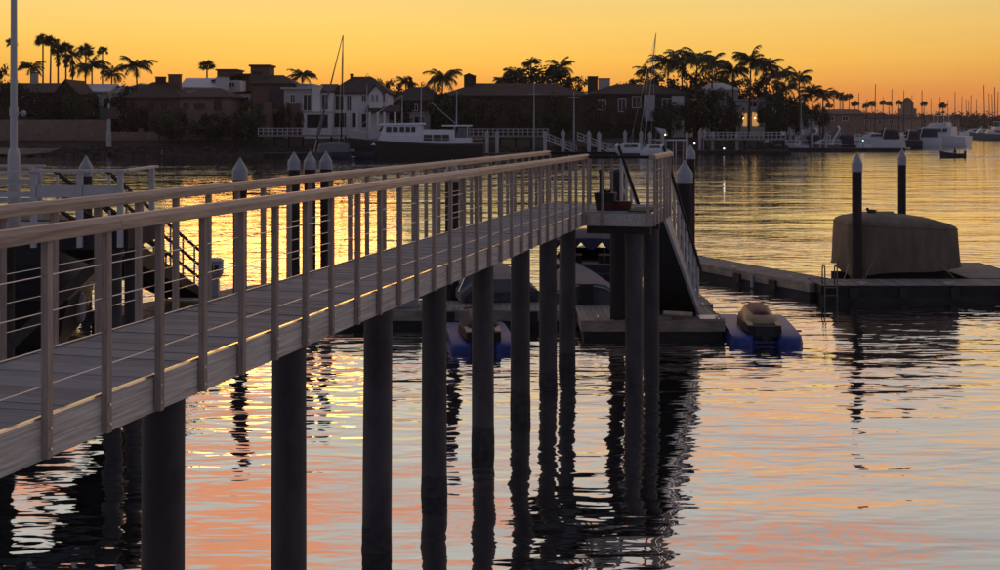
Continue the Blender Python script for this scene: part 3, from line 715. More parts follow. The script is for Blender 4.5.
# dock furniture
bx = empty('dock_box', (-2.5, 31.0, .425), 0, 'grey fibreglass storage box on the dim dock behind the piles', 'storage box')
MB().loft([[(-.45, -.28, 0), (.45, -.28, 0), (.45, .28, 0), (-.45, .28, 0)], [(-.5, -.32, .42), (.5, -.32, .42), (.5, .32, .42), (-.5, .32, .42)]]).build('body', 'stucco_grey', bx)
MB().loft([[(-.53, -.35, .423), (.53, -.35, .423), (.53, .35, .423), (-.53, .35, .423)], [(-.5, -.30, .53), (.5, -.30, .53), (.5, .32, .56), (-.5, .32, .56)]]).build('lid', 'cap_white', bx)
pp = on(215, 296, .43)
pd = empty('power_pedestal', (pp.x, pp.y, .425), 0, 'grey power pedestal with flared head on the dock beside the gangway', 'pedestal')
MB().box(-.10, .10, -.09, .09, 0, .46).build('stem', 'aluminium', pd)
MB().loft([[(-.12, -.1, .462), (.12, -.1, .462), (.12, .1, .462), (-.12, .1, .462)], [(-.19, -.15, .60), (.19, -.15, .60), (.19, .15, .60), (-.19, .15, .60)], [(-.19, -.15, .90), (.19, -.15, .90), (.19, .15, .90), (-.19, .15, .90)], [(-.21, -.17, .93), (.21, -.17, .93), (.21, .17, .93), (-.21, .17, .93)], [(-.12, -.08, 1.0), (.12, -.08, 1.0), (.12, .08, 1.0), (-.12, .08, 1.0)]]).build('head', 'stucco_grey', pd)
MB().box(-.12, -.02, -.155, -.152, .66, .82).box(.02, .12, -.155, -.152, .66, .82).build('socket', 'black_rubber', pd)
sp_ = on(133, 316, .43)
hs = MB(); pts = [Vector((math.cos(a * 1.1) * (.22 + .01 * a), math.sin(a * 1.1) * (.22 + .01 * a), .02 + .003 * a)) for a in range(22)]
hs.tube(pts, .014, 6); o = hs.build('garden_hose', 'black_rubber'); o.location = (-8.3, 32.6, .42); tag(o, 'coiled black hose lying on the pedestal dock', 'hose')

# ---------------------------------------------------------------- neighbour's landing with white railing
LZ = EYE - 1.87
ln = empty('railed_landing', (-9.9, 21.9, 0), R(1.5), 'dark neighbouring pier landing with a white wooden railing', 'pier')
W0, W1, D0, D1 = -6.5, 3.32, 0.0, 2.0
n = int((W1 - W0) / .145); me = MB().box(0, .138, D0, D1, -.04, 0).mesh('plank', 'deck_wood')
for i in range(n): o = link('plank', me, ln); o.location = (W0 + i * .145, 0, LZ)
MB().box(W0, W1, -.05, -.003, LZ - .34, LZ + .02).build('edge_board', 'mooring_pile', ln)
MB().box(W0, W1, D1 + .003, D1 + .05, LZ - .34, LZ + .02).build('edge_board', 'mooring_pile', ln)
MB().box(W1 + .003, W1 + .05, -.05, D1 + .05, LZ - .34, LZ + .02).build('edge_board', 'mooring_pile', ln)
for x in (-6, -4.5, -3, -1.6, -.2, 1.75, 2.55, 3.25):
    MB().box(x - .045, x + .045, -.145, -.053, LZ - .3, LZ + 1.02).build('post', 'white_paint', ln)
for x in (1.1, 3.25): MB().box(x - .045, x + .045, D1 + .053, D1 + .145, LZ - .3, LZ + 1.02).build('post', 'white_paint', ln)
MB().box(1.70, W1 + .02, -.17, -.02, LZ + 1.022, LZ + 1.065).build('top_rail', 'white_paint', ln)
MB().box(W0, 1.69, -.16, -.03, LZ + 1.00, LZ + 1.04).build('top_rail', 'white_paint', ln)
MB().box(W1 - .06, W1 + .06, -.015, D1 + .1, LZ + 1.022, LZ + 1.065).build('top_rail', 'white_paint', ln)
for h in (.30, .58, .80): MB().box(W0, 1.70, -.052, -.02, LZ + h, LZ + h + .09).build('rail_board', 'white_paint', ln)
for a, b_ in ((1.80, 2.5), (2.6, 3.2)):
    for h0, h1 in ((.58, .79),): MB().box(a, b_, -.12, -.085, LZ + h0, LZ + h1).build('rail_board', 'white_paint', ln)
MB().box(W0, 1.2, D1 + .06, D1 + .16, LZ + 1.04, LZ + 1.08).build('top_rail', 'white_paint', ln)
for h in (.35, .7): MB().box(W0, 1.1, D1 + .02, D1 + .05, LZ + h, LZ + h + .1).build('rail_board', 'white_paint', ln)
for x in (-5, -2.2, .6, 3.0):
    for y in (.3, 1.7): MB().lathe([(.17, -1.6), (.165, LZ - .06)], 14).build('pile', 'pile_coat', ln, 40).location = (x, y, 0)
for x in (-2.2, .6, 3.0): MB().box(x - .1, x + .1, -.02, D1 + .0, LZ - .34, LZ - .05).build('cap_beam', 'beam_wood', ln)
MB().beam((-2.1, .08, .5), (.5, .08, LZ - .5), .06, .18).build('cross_brace', 'beam_wood', ln)
MB().beam((.7, .08, .5), (2.9, .08, LZ - .5), .06, .18).build('cross_brace', 'beam_wood', ln)
MB().box(-6.4, -.3, .52, .60, .9, LZ - .36).build('shade_sheet', 'hull_black', ln)  # black sheet added as the deep shade below the landing
g2 = empty('gangway', (-8.0, 23.9, LZ - .1), 0, 'dark gangway with slatted rails descending from the white railed landing', 'gangway')
GL2 = 8.0; sl2 = (.52 - (LZ - .1)) / GL2
for sx in (-.5, .5):
    MB().poly([(sx - .03, 0, -.42), (sx - .03, GL2, sl2 * GL2 - .30 + .25), (sx - .03, GL2, sl2 * GL2 + .12), (sx - .03, 0, .10)], (.06, 0, 0)).build('stringer', 'hull_black', g2)
    for i in range(8):
        y = .1 + (GL2 - .2) * i / 7; MB().box(sx - .02, sx + .02, y - .02, y + .02, sl2 * y + .12, sl2 * y + 1.05).build('post', 'aluminium', g2)
    for h in (.38, .70, 1.06): MB().beam((sx, -.05, h), (sx, GL2 - .05, sl2 * GL2 + h), .05, .055).build('rail', 'mooring_pile', g2)
MB().poly([(-.465, 0, -.02), (-.465, GL2, sl2 * GL2 - .02), (-.465, GL2, sl2 * GL2 + .03), (-.465, 0, .03)], (.93, 0, 0)).build('ramp_deck', 'mooring_pile', g2)
pole = empty('light_pole', (-8.72, 22.42, LZ + .002), 0, 'tall white tapered pole with thick sleeve standing on the white railed landing', 'pole')
MB().lathe([(.108, 0), (.108, 1.0), (.105, 1.30), (.085, 1.40), (.07, 1.42)], 16).build('sleeve', 'white_paint', pole, 30)
MB().lathe([(.066, 1.0), (.058, 3.0), (.04, 7.5), (.03, 9.0)], 14).build('shaft', 'white_paint', pole, 40)
MB().lathe([(.076, 2.0), (.076, 2.16)], 14).build('collar', 'white_paint', pole, 30)
MB().beam((.06, 0, 2.06), (.16, 0, 2.06), .03, .03).ball((.18, -.02, 2.05), .055, 8).build('camera_lamp', 'cap_white', pole)

# ---------------------------------------------------------------- houses across the water
GROUND = 2.5
def X_(px, Z): return (px - 500) / F * Z
def Z_(py, Z): return EYE - (py - HOR) / F * Z
def window(e, x0, x1, z0, z1, y, mat='glass_dark', frame='stucco_white', bars=1, t=.10):
    """a framed opening on a wall that faces -y"""
    m = MB()
    m.box(x0, x1, y - .07, y - .002, z1 - t, z1).box(x0, x1, y - .09, y - .002, z0, z0 + t).box(x0, x0 + t, y - .07, y - .002, z0 + t, z1 - t).box(x1 - t, x1, y - .07, y - .002, z0 + t, z1 - t)
    for i in range(bars):
        xm = x0 + (x1 - x0) * (i + 1) / (bars + 1); m.box(xm - .035, xm + .035, y - .06, y - .002, z0 + t, z1 - t)
    f = m.build('window', frame, e)
    MB().box(x0 + t * .6, x1 - t * .6, y - .035, y - .004, z0 + t * .6, z1 - t * .6).build('pane', mat, f)
def roof(e, kind, x0, x1, y0, y1, ze, zr, mat, ov=.45, name='roof', xr=None):
    m = MB(); t = .22; xm = (x0 + x1) / 2; ym = (y0 + y1) / 2
    a, b, c_, d_ = x0 - ov, x1 + ov, y0 - ov, y1 + ov
    if kind == 'flat':
        m.box(a, b, c_, d_, ze, zr)
    else:
        if kind == 'hip':
            k = min((d_ - c_) / 2, (b - a) * .35)
            r0, r1 = (a + k, b - k) if xr is None else xr
            top = [(r0, ym, zr), (r1, ym, zr)]
            vs = [(a, c_, ze), (b, c_, ze), (b, d_, ze), (a, d_, ze)] + top + [(a, c_, ze - t), (b, c_, ze - t), (b, d_, ze - t), (a, d_, ze - t)]
            m._add(vs, [(0, 1, 5, 4), (1, 2, 5), (2, 3, 4, 5), (3, 0, 4), (6, 9, 8, 7), (0, 6, 7, 1), (1, 7, 8, 2), (2, 8, 9, 3), (3, 9, 6, 0)])
        elif kind == 'gablex':
            m.poly([(a, c_, ze - t), (a, c_, ze), (a, ym, zr), (a, d_, ze), (a, d_, ze - t), (a, ym, zr - t)], (b - a, 0, 0))
        elif kind == 'gabley':
            m.poly([(a, c_, ze - t), (xm, c_, zr - t), (b, c_, ze - t), (b, c_, ze), (xm, c_, zr), (a, c_, ze)], (0, d_ - c_, 0))
        elif kind == 'shed':
            m.poly([(a, c_, ze - t), (a, d_, zr - t), (a, d_, zr), (a, c_, ze)], (b - a, 0, 0))
        elif kind == 'shedx':
            m.poly([(a, c_, ze - t), (b, c_, zr - t), (b, c_, zr), (a, c_, ze)], (0, d_ - c_, 0))
    return m.build(name, mat, e)
def house(label, Z, blocks, cx):
    """blocks: dicts with picture columns and rows measured at distance Z"""
    e = empty('house', (X_(cx, Z), Z, GROUND), 0, label, 'house')
    ox, oy, oz = X_(cx, Z), Z, GROUND
    for b in blocks:
        dz = b.get('back', 0); Zb = Z + dz
        x0, x1 = X_(b['x'][0], Zb) - ox, X_(b['x'][1], Zb) - ox
        ze = Z_(b['eave'], Zb) - oz; zb = Z_(b['base'], Zb) - oz if 'base' in b else -2.6
        y0 = dz; y1 = dz + b.get('depth', 9)
        if not b.get('nowall'):
            wm_ = MB().box(x0, x1, y0, y1, zb, ze - .02)
            wall = wm_.build('wall', b.get('wall', 'stucco_brown'), e)
        if b.get('roof'):
            k, ridge = b['roof'][:2]; zr = Z_(ridge, Zb) - oz
            if k in ('gablex', 'gabley') and not b.get('nowall'):
                xm, ym = (x0 + x1) / 2, (y0 + y1) / 2
                if k == 'gabley': MB().poly([(x0, y0, ze - .019), (x1, y0, ze - .019), (xm, y0, zr - .25)], (0, .3, 0)).build('gable', b.get('wall', 'stucco_brown'), e)
                else:
                    for xx in (x0, x1 - .3): MB().poly([(xx, y0, ze - .019), (xx, y1, ze - .019), (xx, ym, zr - .25)], (.3, 0, 0)).build('gable', b.get('wall', 'stucco_brown'), e)
            roof(e, k, x0, x1, y0, y1, ze, zr, b.get('rmat', 'roof_brown'), b.get('ov', .45))
        for wdw in b.get('win', []):
            px0, px1, py0, py1 = wdw[:4]
            window(e, X_(px0, Zb) - ox, X_(px1, Zb) - ox, Z_(py1, Zb) - oz, Z_(py0, Zb) - oz, y0, *(wdw[4:]))
        for (px0, px1, py0, py1, mat) in b.get('chim', []):
            yy = y0 + b.get('depth', 9) * .5
            ch = MB().box(X_(px0, Zb) - ox, X_(px1, Zb) - ox, yy - .6, yy + .6, Z_(py1, Zb) - oz, Z_(py0, Zb) - oz).build('chimney', mat, e)
            MB().box(X_(px0, Zb) - ox - .08, X_(px1, Zb) - ox + .08, yy - .68, yy + .68, Z_(py0, Zb) - oz + .002, Z_(py0, Zb) - oz + .16).build('chimney_cap', 'roof_dark', ch)
        for (px0, px1, py0, py1, mat) in b.get('open', []):      # doors and garage doors, set in
            dd = MB().box(X_(px0, Zb) - ox, X_(px1, Zb) - ox, y0 - .03, y0 - .003, Z_(py1, Zb) - oz, Z_(py0, Zb) - oz).build('door', mat, e)
            xa, xb, za, zc = X_(px0, Zb) - ox, X_(px1, Zb) - ox, Z_(py1, Zb) - oz, Z_(py0, Zb) - oz
            MB().box(xa - .12, xb + .12, y0 - .14, y0 - .003, zc, zc + .15).box(xa - .12, xa, y0 - .12, y0 - .003, za, zc - .001).box(xb, xb + .12, y0 - .12, y0 - .003, za, zc - .001).build('door_frame', b.get('wall', 'stucco_brown'), dd)
        for (px0, px1, py0, py1, n) in b.get('rail', []):        # balcony
            xa, xb, za, zc = X_(px0, Zb) - ox, X_(px1, Zb) - ox, Z_(py1, Zb) - oz, Z_(py0, Zb) - oz
            bl = MB().box(xa, xb, y0 - 1.3, y0 - .003, za - .2, za).build('balcony', b.get('wall', 'stucco_brown'), e)
            m = MB().box(xa, xb, y0 - 1.28, y0 - 1.2, zc - .08, zc)
            for i in range(n + 1): xx = xa + (xb - xa - .06) * i / n; m.box(xx, xx + .06, y0 - 1.27, y0 - 1.21, za + .001, zc - .081)
            m.build('balustrade', 'stucco_grey', bl)
        for (px, py0, py1) in b.get('cols', []):
            MB().box(X_(px, Zb) - ox - .16, X_(px, Zb) - ox + .16, y0 - 2.2, y0 - 1.88, Z_(py1, Zb) - oz, Z_(py0, Zb) - oz).build('column', 'stucco_white', e)
    return e
D = 'stucco_dark'; BR = 'stucco_brown'; WH = 'stucco_white'; GY = 'stucco_grey'; SD = 'stucco_sand'
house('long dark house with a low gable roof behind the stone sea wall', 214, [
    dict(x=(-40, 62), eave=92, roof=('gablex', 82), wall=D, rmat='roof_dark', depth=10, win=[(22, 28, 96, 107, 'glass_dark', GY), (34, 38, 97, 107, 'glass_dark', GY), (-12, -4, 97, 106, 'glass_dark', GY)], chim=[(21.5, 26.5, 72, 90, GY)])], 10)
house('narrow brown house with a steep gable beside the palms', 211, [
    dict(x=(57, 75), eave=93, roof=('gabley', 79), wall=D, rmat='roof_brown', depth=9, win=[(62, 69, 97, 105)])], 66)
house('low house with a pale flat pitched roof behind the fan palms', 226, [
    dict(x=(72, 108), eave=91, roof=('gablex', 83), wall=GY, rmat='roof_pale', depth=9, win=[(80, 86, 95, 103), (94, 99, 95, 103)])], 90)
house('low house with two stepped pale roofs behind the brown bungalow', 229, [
    dict(x=(106, 128), eave=92, roof=('gablex', 85), wall=GY, rmat='roof_pale', depth=8, win=[(112, 118, 96, 103)]),
    dict(x=(122, 139), eave=90, roof=('shedx', 83), wall=GY, rmat='roof_pale', depth=7, back=1)], 120)
house('brown bungalow with a broad hipped roof and two boxy chimneys', 204, [
    dict(x=(126, 180), eave=97, roof=('hip', 81), wall=BR, rmat='roof_brown', depth=10, win=[(160, 168, 102, 109.5, 'glass_dark', BR), (148, 155, 102, 110, 'glass_dark', BR), (131, 138, 101, 110, 'glass_dark', BR)], chim=[(148, 157, 76.5, 90, D), (161, 173, 74, 92, BR)])], 153)
house('brown stucco house with wide low roof and an arched window', 199, [
    dict(x=(180, 231), eave=96.5, roof=('hip', 87), wall=SD, rmat='roof_dark', depth=10, win=[(213.5, 222, 99, 111, 'glass_dark', BR), (194, 205, 103, 110, 'glass_dark', BR, 2), (183, 189, 103, 110, 'glass_dark', BR)])], 205)
house('white villa with angled pale roofs and a tall white chimney', 213, [
    dict(x=(182, 222), eave=87, roof=('gablex', 77), wall=WH, rmat='roof_pale', depth=9),
    dict(x=(214, 240), eave=80, roof=('shedx', 73.5), wall=WH, rmat='roof_dark', depth=8, back=2, win=[(229, 235, 82, 87)]),
    dict(x=(217, 236), eave=70.5, roof=('flat', 69), wall=BR, rmat='roof_brown', depth=6, back=6, ov=.25),
    dict(x=(216, 227), eave=77.5, wall=WH, depth=2.0, back=-1.5, roof=('flat', 77), rmat=WH, ov=.1),
    dict(x=(229, 251), eave=93, wall=WH, depth=6, back=-2, roof=('shedx', 90), rmat='roof_dark', win=[(237, 241, 95, 99), (243, 249, 96, 104)]),
    dict(x=(238, 254), eave=74.5, roof=('flat', 73.5), wall=BR, rmat='roof_brown', depth=6, back=7, ov=.3)], 218)
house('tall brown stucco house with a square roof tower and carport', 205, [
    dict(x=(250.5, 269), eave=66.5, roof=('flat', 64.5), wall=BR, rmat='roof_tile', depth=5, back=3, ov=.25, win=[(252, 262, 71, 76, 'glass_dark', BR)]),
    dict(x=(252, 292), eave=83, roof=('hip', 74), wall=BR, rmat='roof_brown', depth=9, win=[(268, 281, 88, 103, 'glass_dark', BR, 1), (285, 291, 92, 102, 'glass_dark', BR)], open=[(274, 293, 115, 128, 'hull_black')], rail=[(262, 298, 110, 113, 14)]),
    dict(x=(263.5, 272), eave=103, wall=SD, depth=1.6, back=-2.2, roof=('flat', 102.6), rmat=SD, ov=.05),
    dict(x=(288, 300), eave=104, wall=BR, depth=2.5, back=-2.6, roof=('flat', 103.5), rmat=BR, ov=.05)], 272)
house('white modern house with flat roofs, tall dark windows and a garage', 203, [
    dict(x=(284, 314), eave=89, roof=('flat', 87), wall=GY, rmat=GY, depth=9, ov=.5, win=[(290, 295.5, 94, 103.5), (303, 311.5, 94, 111)], open=[(290, 300, 113, 127, 'hull_black')]),
    dict(x=(296, 312), eave=85, roof=('flat', 83.6), wall=WH, rmat=GY, depth=6, back=4, ov=.2),
    dict(x=(312.5, 320), eave=86, roof=('flat', 85), wall=WH, rmat=WH, depth=3, back=-.8, ov=.08),
    dict(x=(320, 332), eave=91, roof=('gablex', 83), wall=WH, rmat='roof_dark', depth=9, win=[(321.5, 328.5, 94, 110)]),
    dict(x=(302, 331), eave=112.5, roof=('flat', 111.5), wall=WH, rmat=GY, depth=2, back=-1.9, ov=.15, open=[(307, 328, 114.5, 128, 'hull_black')])], 308)
house('white gabled house with a dark hipped roof, dormer and columned porch', 206, [
    dict(x=(330, 388), eave=92.5, roof=('hip', 75.5), wall=WH, rmat='roof_dark', depth=10, win=[(335, 344, 95, 110.5), (346.5, 351.5, 95, 111), (361.5, 366.5, 95, 101.5)], chim=[(347, 349, 73.6, 80, D)],
         open=[(334, 346, 113, 127, 'hull_black'), (352, 358, 113, 127, 'hull_black'), (362, 367, 114, 127, 'hull_black'), (376, 384, 113, 127, 'hull_black')]),
    dict(x=(369, 382.5), eave=93, roof=('gabley', 84), wall=WH, rmat='roof_dark', depth=6, back=-1.2, ov=.3, win=[(371, 374.3, 94, 101.5), (375.2, 378.5, 94, 101.5)]),
    dict(x=(381, 388.5), eave=93, wall=WH, depth=5, back=-.5, win=[(382, 385.5, 94, 103)]),
    dict(x=(367, 398), eave=111.5, nowall=True, roof=('shed', 105), rmat='roof_dark', depth=2.1, back=-2.4, ov=.3, cols=[(358.5, 112, 129), (371, 112, 129), (379, 112, 129), (385.5, 112, 129), (396, 112, 129)])], 359)
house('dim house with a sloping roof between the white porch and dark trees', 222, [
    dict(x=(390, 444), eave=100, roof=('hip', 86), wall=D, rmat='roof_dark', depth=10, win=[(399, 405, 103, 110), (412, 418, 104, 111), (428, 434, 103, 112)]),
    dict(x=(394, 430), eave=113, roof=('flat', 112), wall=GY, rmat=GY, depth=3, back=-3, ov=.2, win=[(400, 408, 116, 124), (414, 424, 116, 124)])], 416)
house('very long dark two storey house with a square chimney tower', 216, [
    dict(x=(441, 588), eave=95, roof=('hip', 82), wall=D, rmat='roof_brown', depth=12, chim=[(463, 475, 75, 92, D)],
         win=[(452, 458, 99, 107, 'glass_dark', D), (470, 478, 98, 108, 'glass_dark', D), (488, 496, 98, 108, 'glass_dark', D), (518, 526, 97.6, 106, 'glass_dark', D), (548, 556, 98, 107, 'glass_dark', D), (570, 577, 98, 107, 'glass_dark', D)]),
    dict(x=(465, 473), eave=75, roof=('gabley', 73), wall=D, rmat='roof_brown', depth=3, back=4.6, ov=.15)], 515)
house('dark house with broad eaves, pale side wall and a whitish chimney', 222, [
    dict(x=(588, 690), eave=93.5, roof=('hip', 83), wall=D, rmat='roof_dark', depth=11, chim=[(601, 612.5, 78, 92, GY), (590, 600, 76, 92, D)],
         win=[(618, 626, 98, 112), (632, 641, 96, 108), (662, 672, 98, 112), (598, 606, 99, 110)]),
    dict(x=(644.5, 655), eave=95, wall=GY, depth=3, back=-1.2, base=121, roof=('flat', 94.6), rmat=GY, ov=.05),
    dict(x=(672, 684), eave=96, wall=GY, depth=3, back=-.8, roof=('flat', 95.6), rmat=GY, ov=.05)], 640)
house('house with grey upper roof and a lamplit entrance among the palms', 230, [
    dict(x=(703, 738), eave=89, roof=('hip', 82), wall=GY, rmat='roof_pale', depth=8, back=4, win=[(710, 716, 91, 97), (722, 729, 91, 97)]),
    dict(x=(736, 765), eave=100.5, roof=('flat', 99), wall=GY, rmat=GY, depth=8, win=[(748, 757, 102, 107, 'glass_dark', GY)], open=[(742.5, 747, 113, 126, 'lamp_window'), (752, 760, 112, 126, 'lamp_window')], rail=[(741, 763, 108, 111, 12)]),
    dict(x=(765, 781), eave=104, roof=('gablex', 96), wall=D, rmat='roof_dark', depth=8, back=2, win=[(770, 776, 108, 114)])], 748)
house('low pale waterfront building behind the boat lifts', 300, [
    dict(x=(786, 822), eave=113, roof=('hip', 107), wall=GY, rmat='roof_brown', depth=14, win=[(790, 797, 116, 121), (802, 808, 116, 121), (813, 819, 116, 121)])], 804)
house('low tiled house under small fan palms past the boat lifts', 330, [
    dict(x=(822, 864), eave=114, roof=('gablex', 109), wall=SD, rmat='roof_tile', depth=14, win=[(828, 834, 116, 121), (842, 848, 116, 121)])], 842)

# entrance lamps and other small lights that are lit in the picture
for (px, py, Z, mat, what, r) in ((743, 118, 228.8, 'lamp_warm', 'warm lamp beside the lamplit doorway, nearer the grey roof', .14), (755, 118, 228.8, 'lamp_warm', 'warm lamp hanging between the lamplit doorways', .14)):
    p = at(px, py, Z); e = empty('wall_lamp', (p.x, p.y, p.z), 0, what, 'lamp')
    MB().ball((0, 0, 0), r, 8).build('globe', mat, e, True)
    MB().box(-.03, .03, .0, 1.08, .12, .18).build('bracket', 'black_rubber', e)
for (px, py, Z, mat, what) in ((665, 134.5, 196, 'lamp_warm', 'small warm dock light beside the white boat awning'), (694.5, 143.5, 190, 'lamp_white', 'small pale light on the dock pile by the shed'), (724, 148.5, 196, 'lamp_white', 'small pale light low on the dark dock edge'), (863, 140.5, 224, 'lamp_blue', 'tiny blue light on the dock beside the stern lit cruiser')):
    p = at(px, py, Z); e = empty('dock_light', (p.x, p.y, 0), 0, what, 'light')
    MB().lathe([(.05, -.6), (.05, p.z - .1)], 8).build('stand', 'mooring_pile', e)
    MB().ball((0, 0, p.z), .13, 8).build('globe', mat, e, True)

# ---------------------------------------------------------------- sea wall, marker, promenade railings
sw = empty('sea_wall', (X_(60, 197), 197, 2.0), 0, 'pinkish stone sea wall stepping down along the far bank', 'wall')
ox = X_(60, 197)
rr = random.Random(21)
def wall_courses(pxa, pxb, pytop, pybase, courses):
    xa, xb = X_(pxa, 197) - ox, X_(pxb, 197) - ox; zt, zb = Z_(pytop, 197) - 2.0, Z_(pybase, 197) - 2.0
    MB().box(xa, xb, .06, .9, zb - 1.2, zt - .03).build('wall_core', 'wall_stone', sw)
    h = (zt - zb) / courses
    for c_ in range(courses):
        x = xa
        while x < xb - .3:
            wd = min(rr.uniform(1.8, 2.6), xb - x)
            MB().box(x + .015, x + wd - .015, -rr.uniform(.0, .04), .058, zb + c_ * h + .015, zb + (c_ + 1) * h - .015).build('stone_block', 'wall_stone', sw); x += wd
wall_courses(-60, 108, 119.5, 139, 3); wall_courses(108.2, 187, 131.5, 139, 1)
for px in (140, 165, 186): MB().box(X_(px, 197) - ox - .3, X_(px, 197) - ox + .3, -.1, .95, Z_(139, 197) - 2.6, Z_(128, 197) - 2.0).build('pier_post', 'wall_stone', sw)
mk = empty('channel_marker', (X_(109, 193), 193, 1.5), 0, 'channel marker post with green and rusty boards at the bank', 'marker')
MB().lathe([(.42, -.6), (.40, 2.0), (.30, 2.1), (.26, 5.0), (.16, 6.5)], 12).build('post', 'stucco_grey', mk, 40)
MB().box(-1.35, -.30, -.33, -.25, 4.2, 5.8).build('green_board', 'sign_green', mk)
MB().box(-.28, 1.35, -.36, -.27, 4.15, 5.8).build('rusty_board', 'sign_red', mk)
by = empty('mooring_buoy', tuple(on(162, 156.5, 0)), 0, 'small white mooring buoy off the stone sea wall', 'buoy')
MB().lathe([(.05, -.2), (.3, -.05), (.32, .12), (.15, .3), (.06, .38), (.05, .8)], 10).build('float', 'cap_white', by, True)
MB().tube([(0, 0, .8), (0, 0, 1.0)], .08, 6).build('ring', 'cap_white', by)
def promenade(label, pxa, pxb, Z, ztop, n, deck=True):
    xa, xb = X_(pxa, Z), X_(pxb, Z); e = empty('dock_railing', (xa, Z, 0), 0, label, 'railing')
    MB().box(0, xb - xa, 0, 1.8, ztop - 1.35, ztop - 1.05).build('walkway', 'dock_side', e)
    for h in (0, -.45): MB().box(0, xb - xa, .02, .12, ztop + h - .10, ztop + h).build('rail', 'white_paint', e)
    me = MB().box(-.06, .06, .13, .24, ztop - 1.05, ztop + .03).mesh('post', 'white_paint')
    for i in range(n + 1): o = link('post', me, e); o.location = ((xb - xa) * i / n, 0, 0)
    pm = MB().box(-.15, .15, .6, .9, -1.5, ztop - 1.36).mesh('pile', 'mooring_pile')
    for i in range(n // 3 + 1): o = link('pile', pm, e); o.location = ((xb - xa - .4) * i / max(n // 3, 1) + .2, .2, 0)
promenade('white railed boardwalk in front of the white gabled house', 258, 346, 192, 4.3, 18)
promenade('white railed boardwalk behind the black trawler stern', 468, 548, 192, 4.2, 16)
promenade('pale railed boardwalk in front of the lamplit house', 705, 786, 205, 3.6, 18)

# gangways and docks over there
def far_gangway(pxa, pya, pxb, pyb, Z, label):
    p, q = at(pxa, pya, Z), at(pxb, pyb, Z); e = empty('gangway', (p.x, Z, 0), 0, label, 'gangway'); q = q - Vector((p.x, Z, 0)); p = Vector((0, 0, p.z))
    for y in (0, 1.2):
        for h in (0, .5, 1.0): MB().beam(p + Vector((0, y, h - .9)), q + Vector((0, y, h - .9)), .09, .12 if h else .26).build('rail', 'white_paint', e)
        for i in range(7): c_ = p.lerp(q, i / 6); MB().box(c_.x - .04, c_.x + .04, y - .045, y + .045, c_.z - .85, c_.z + .15).build('post', 'white_paint', e)
    MB().poly([(p.x, .1, p.z - .9), (q.x, .1, q.z - .9), (q.x, .1, q.z - .8), (p.x, .1, p.z - .8)], (0, 1.0, 0)).build('ramp', 'dock_side', e)
far_gangway(544, 132.5, 577, 147, 189, 'pale gangway slanting down by the flagpole with high yardarm')
far_gangway(578, 133, 615, 148, 188.5, 'pale gangway slanting down between the capped piles and shorter flagpole')
def far_dock(label, pxa, pxb, Z, depth, top=.55):
    xa, xb = X_(pxa, Z), X_(pxb, Z); e = empty('floating_dock', (xa, Z, 0), 0, label, 'dock')
    MB().box(0, xb - xa, .05, depth, top - .12, top).build('deck', 'dock_wood', e)
    MB().box(0, xb - xa, 0, .048, .12, top + .02).build('side_board', 'mooring_pile', e)
    MB().box(.2, xb - xa - .2, .1, depth - .1, -.3, top - .121).build('float', 'dock_float', e)
far_dock('long dark floating dock below the pale gangways', 480, 640, 184, 3)
far_dock('long dark floating dock below the lamplit house', 642, 792, 203, 3)
far_dock('dark floating dock in front of the boat lifts', 790, 905, 223, 3)
far_dock('short dark floating dock beside the black trawler', 262, 346, 186, 2.5)
def far_pile(px, pyt, Z, label, group):
    p = at(px, pyt, Z); e = empty('mooring_pile', (p.x, Z, 0), 0, label, 'pile', group)
    MB().lathe([(.26, -1), (.26, p.z - .9)], 8).build('shaft', 'stucco_grey', e, 40)
    MB().lathe([(.33, p.z - 1.0), (.33, p.z - .5), (.02, p.z)], 8).build('cap', 'cap_white', e, 30)
for px, pyt in ((487, 130), (497, 130), (545, 130.5), (563, 129), (589, 130), (599, 131)): far_pile(px, pyt, 187.6, 'white capped pile along the dock below the pale gangways', 'capped piles by the pale gangways')
for px, pyt in ((625, 129.5), (641, 130), (650, 131), (663, 130)): far_pile(px, pyt, 196, 'white capped pile near the foot of the leaning mast', 'capped piles by the leaning mast')
for px, pyt in ((687, 131), (700, 128.5), (704.5, 128.5), (712.5, 131), (737, 132)): far_pile(px, pyt, 206.6, 'white capped pile in front of the lamplit house boardwalk', 'capped piles by the lamplit house')
for px, pyt in ((772, 131), (790, 131), (812, 131.5), (826, 132)): far_pile(px, pyt, 226.6, 'white capped pile among the boat lifts', 'capped piles among the boat lifts')
def flagpole(px, pyt, pyb, Z, cross, label):
    p = at(px, pyt, Z); q = at(px, pyb, Z); e = empty('flagpole', (p.x, Z, 0), 0, label, 'pole')
    MB().lathe([(.16, .3), (.13, 4), (.06, p.z)], 8).build('pole', 'cap_white', e)
    if cross: zc = Z_(cross, Z); MB().beam((-.9, -.1, zc), (.9, -.1, zc), .09, .09).build('yardarm', 'cap_white', e)
flagpole(534, 81, 132, 190, 94, 'pale flagpole with yardarm high up beside the long dark house')
flagpole(574, 91, 137, 190, 97, 'shorter pale flagpole with yardarm behind the capped piles')
flagpole(367, 84, 130, 182, None, 'thin pale pole in front of the white gabled house')
flagpole(801, 92, 135, 226, None, 'thin pale pole beside the outermost queen palm')

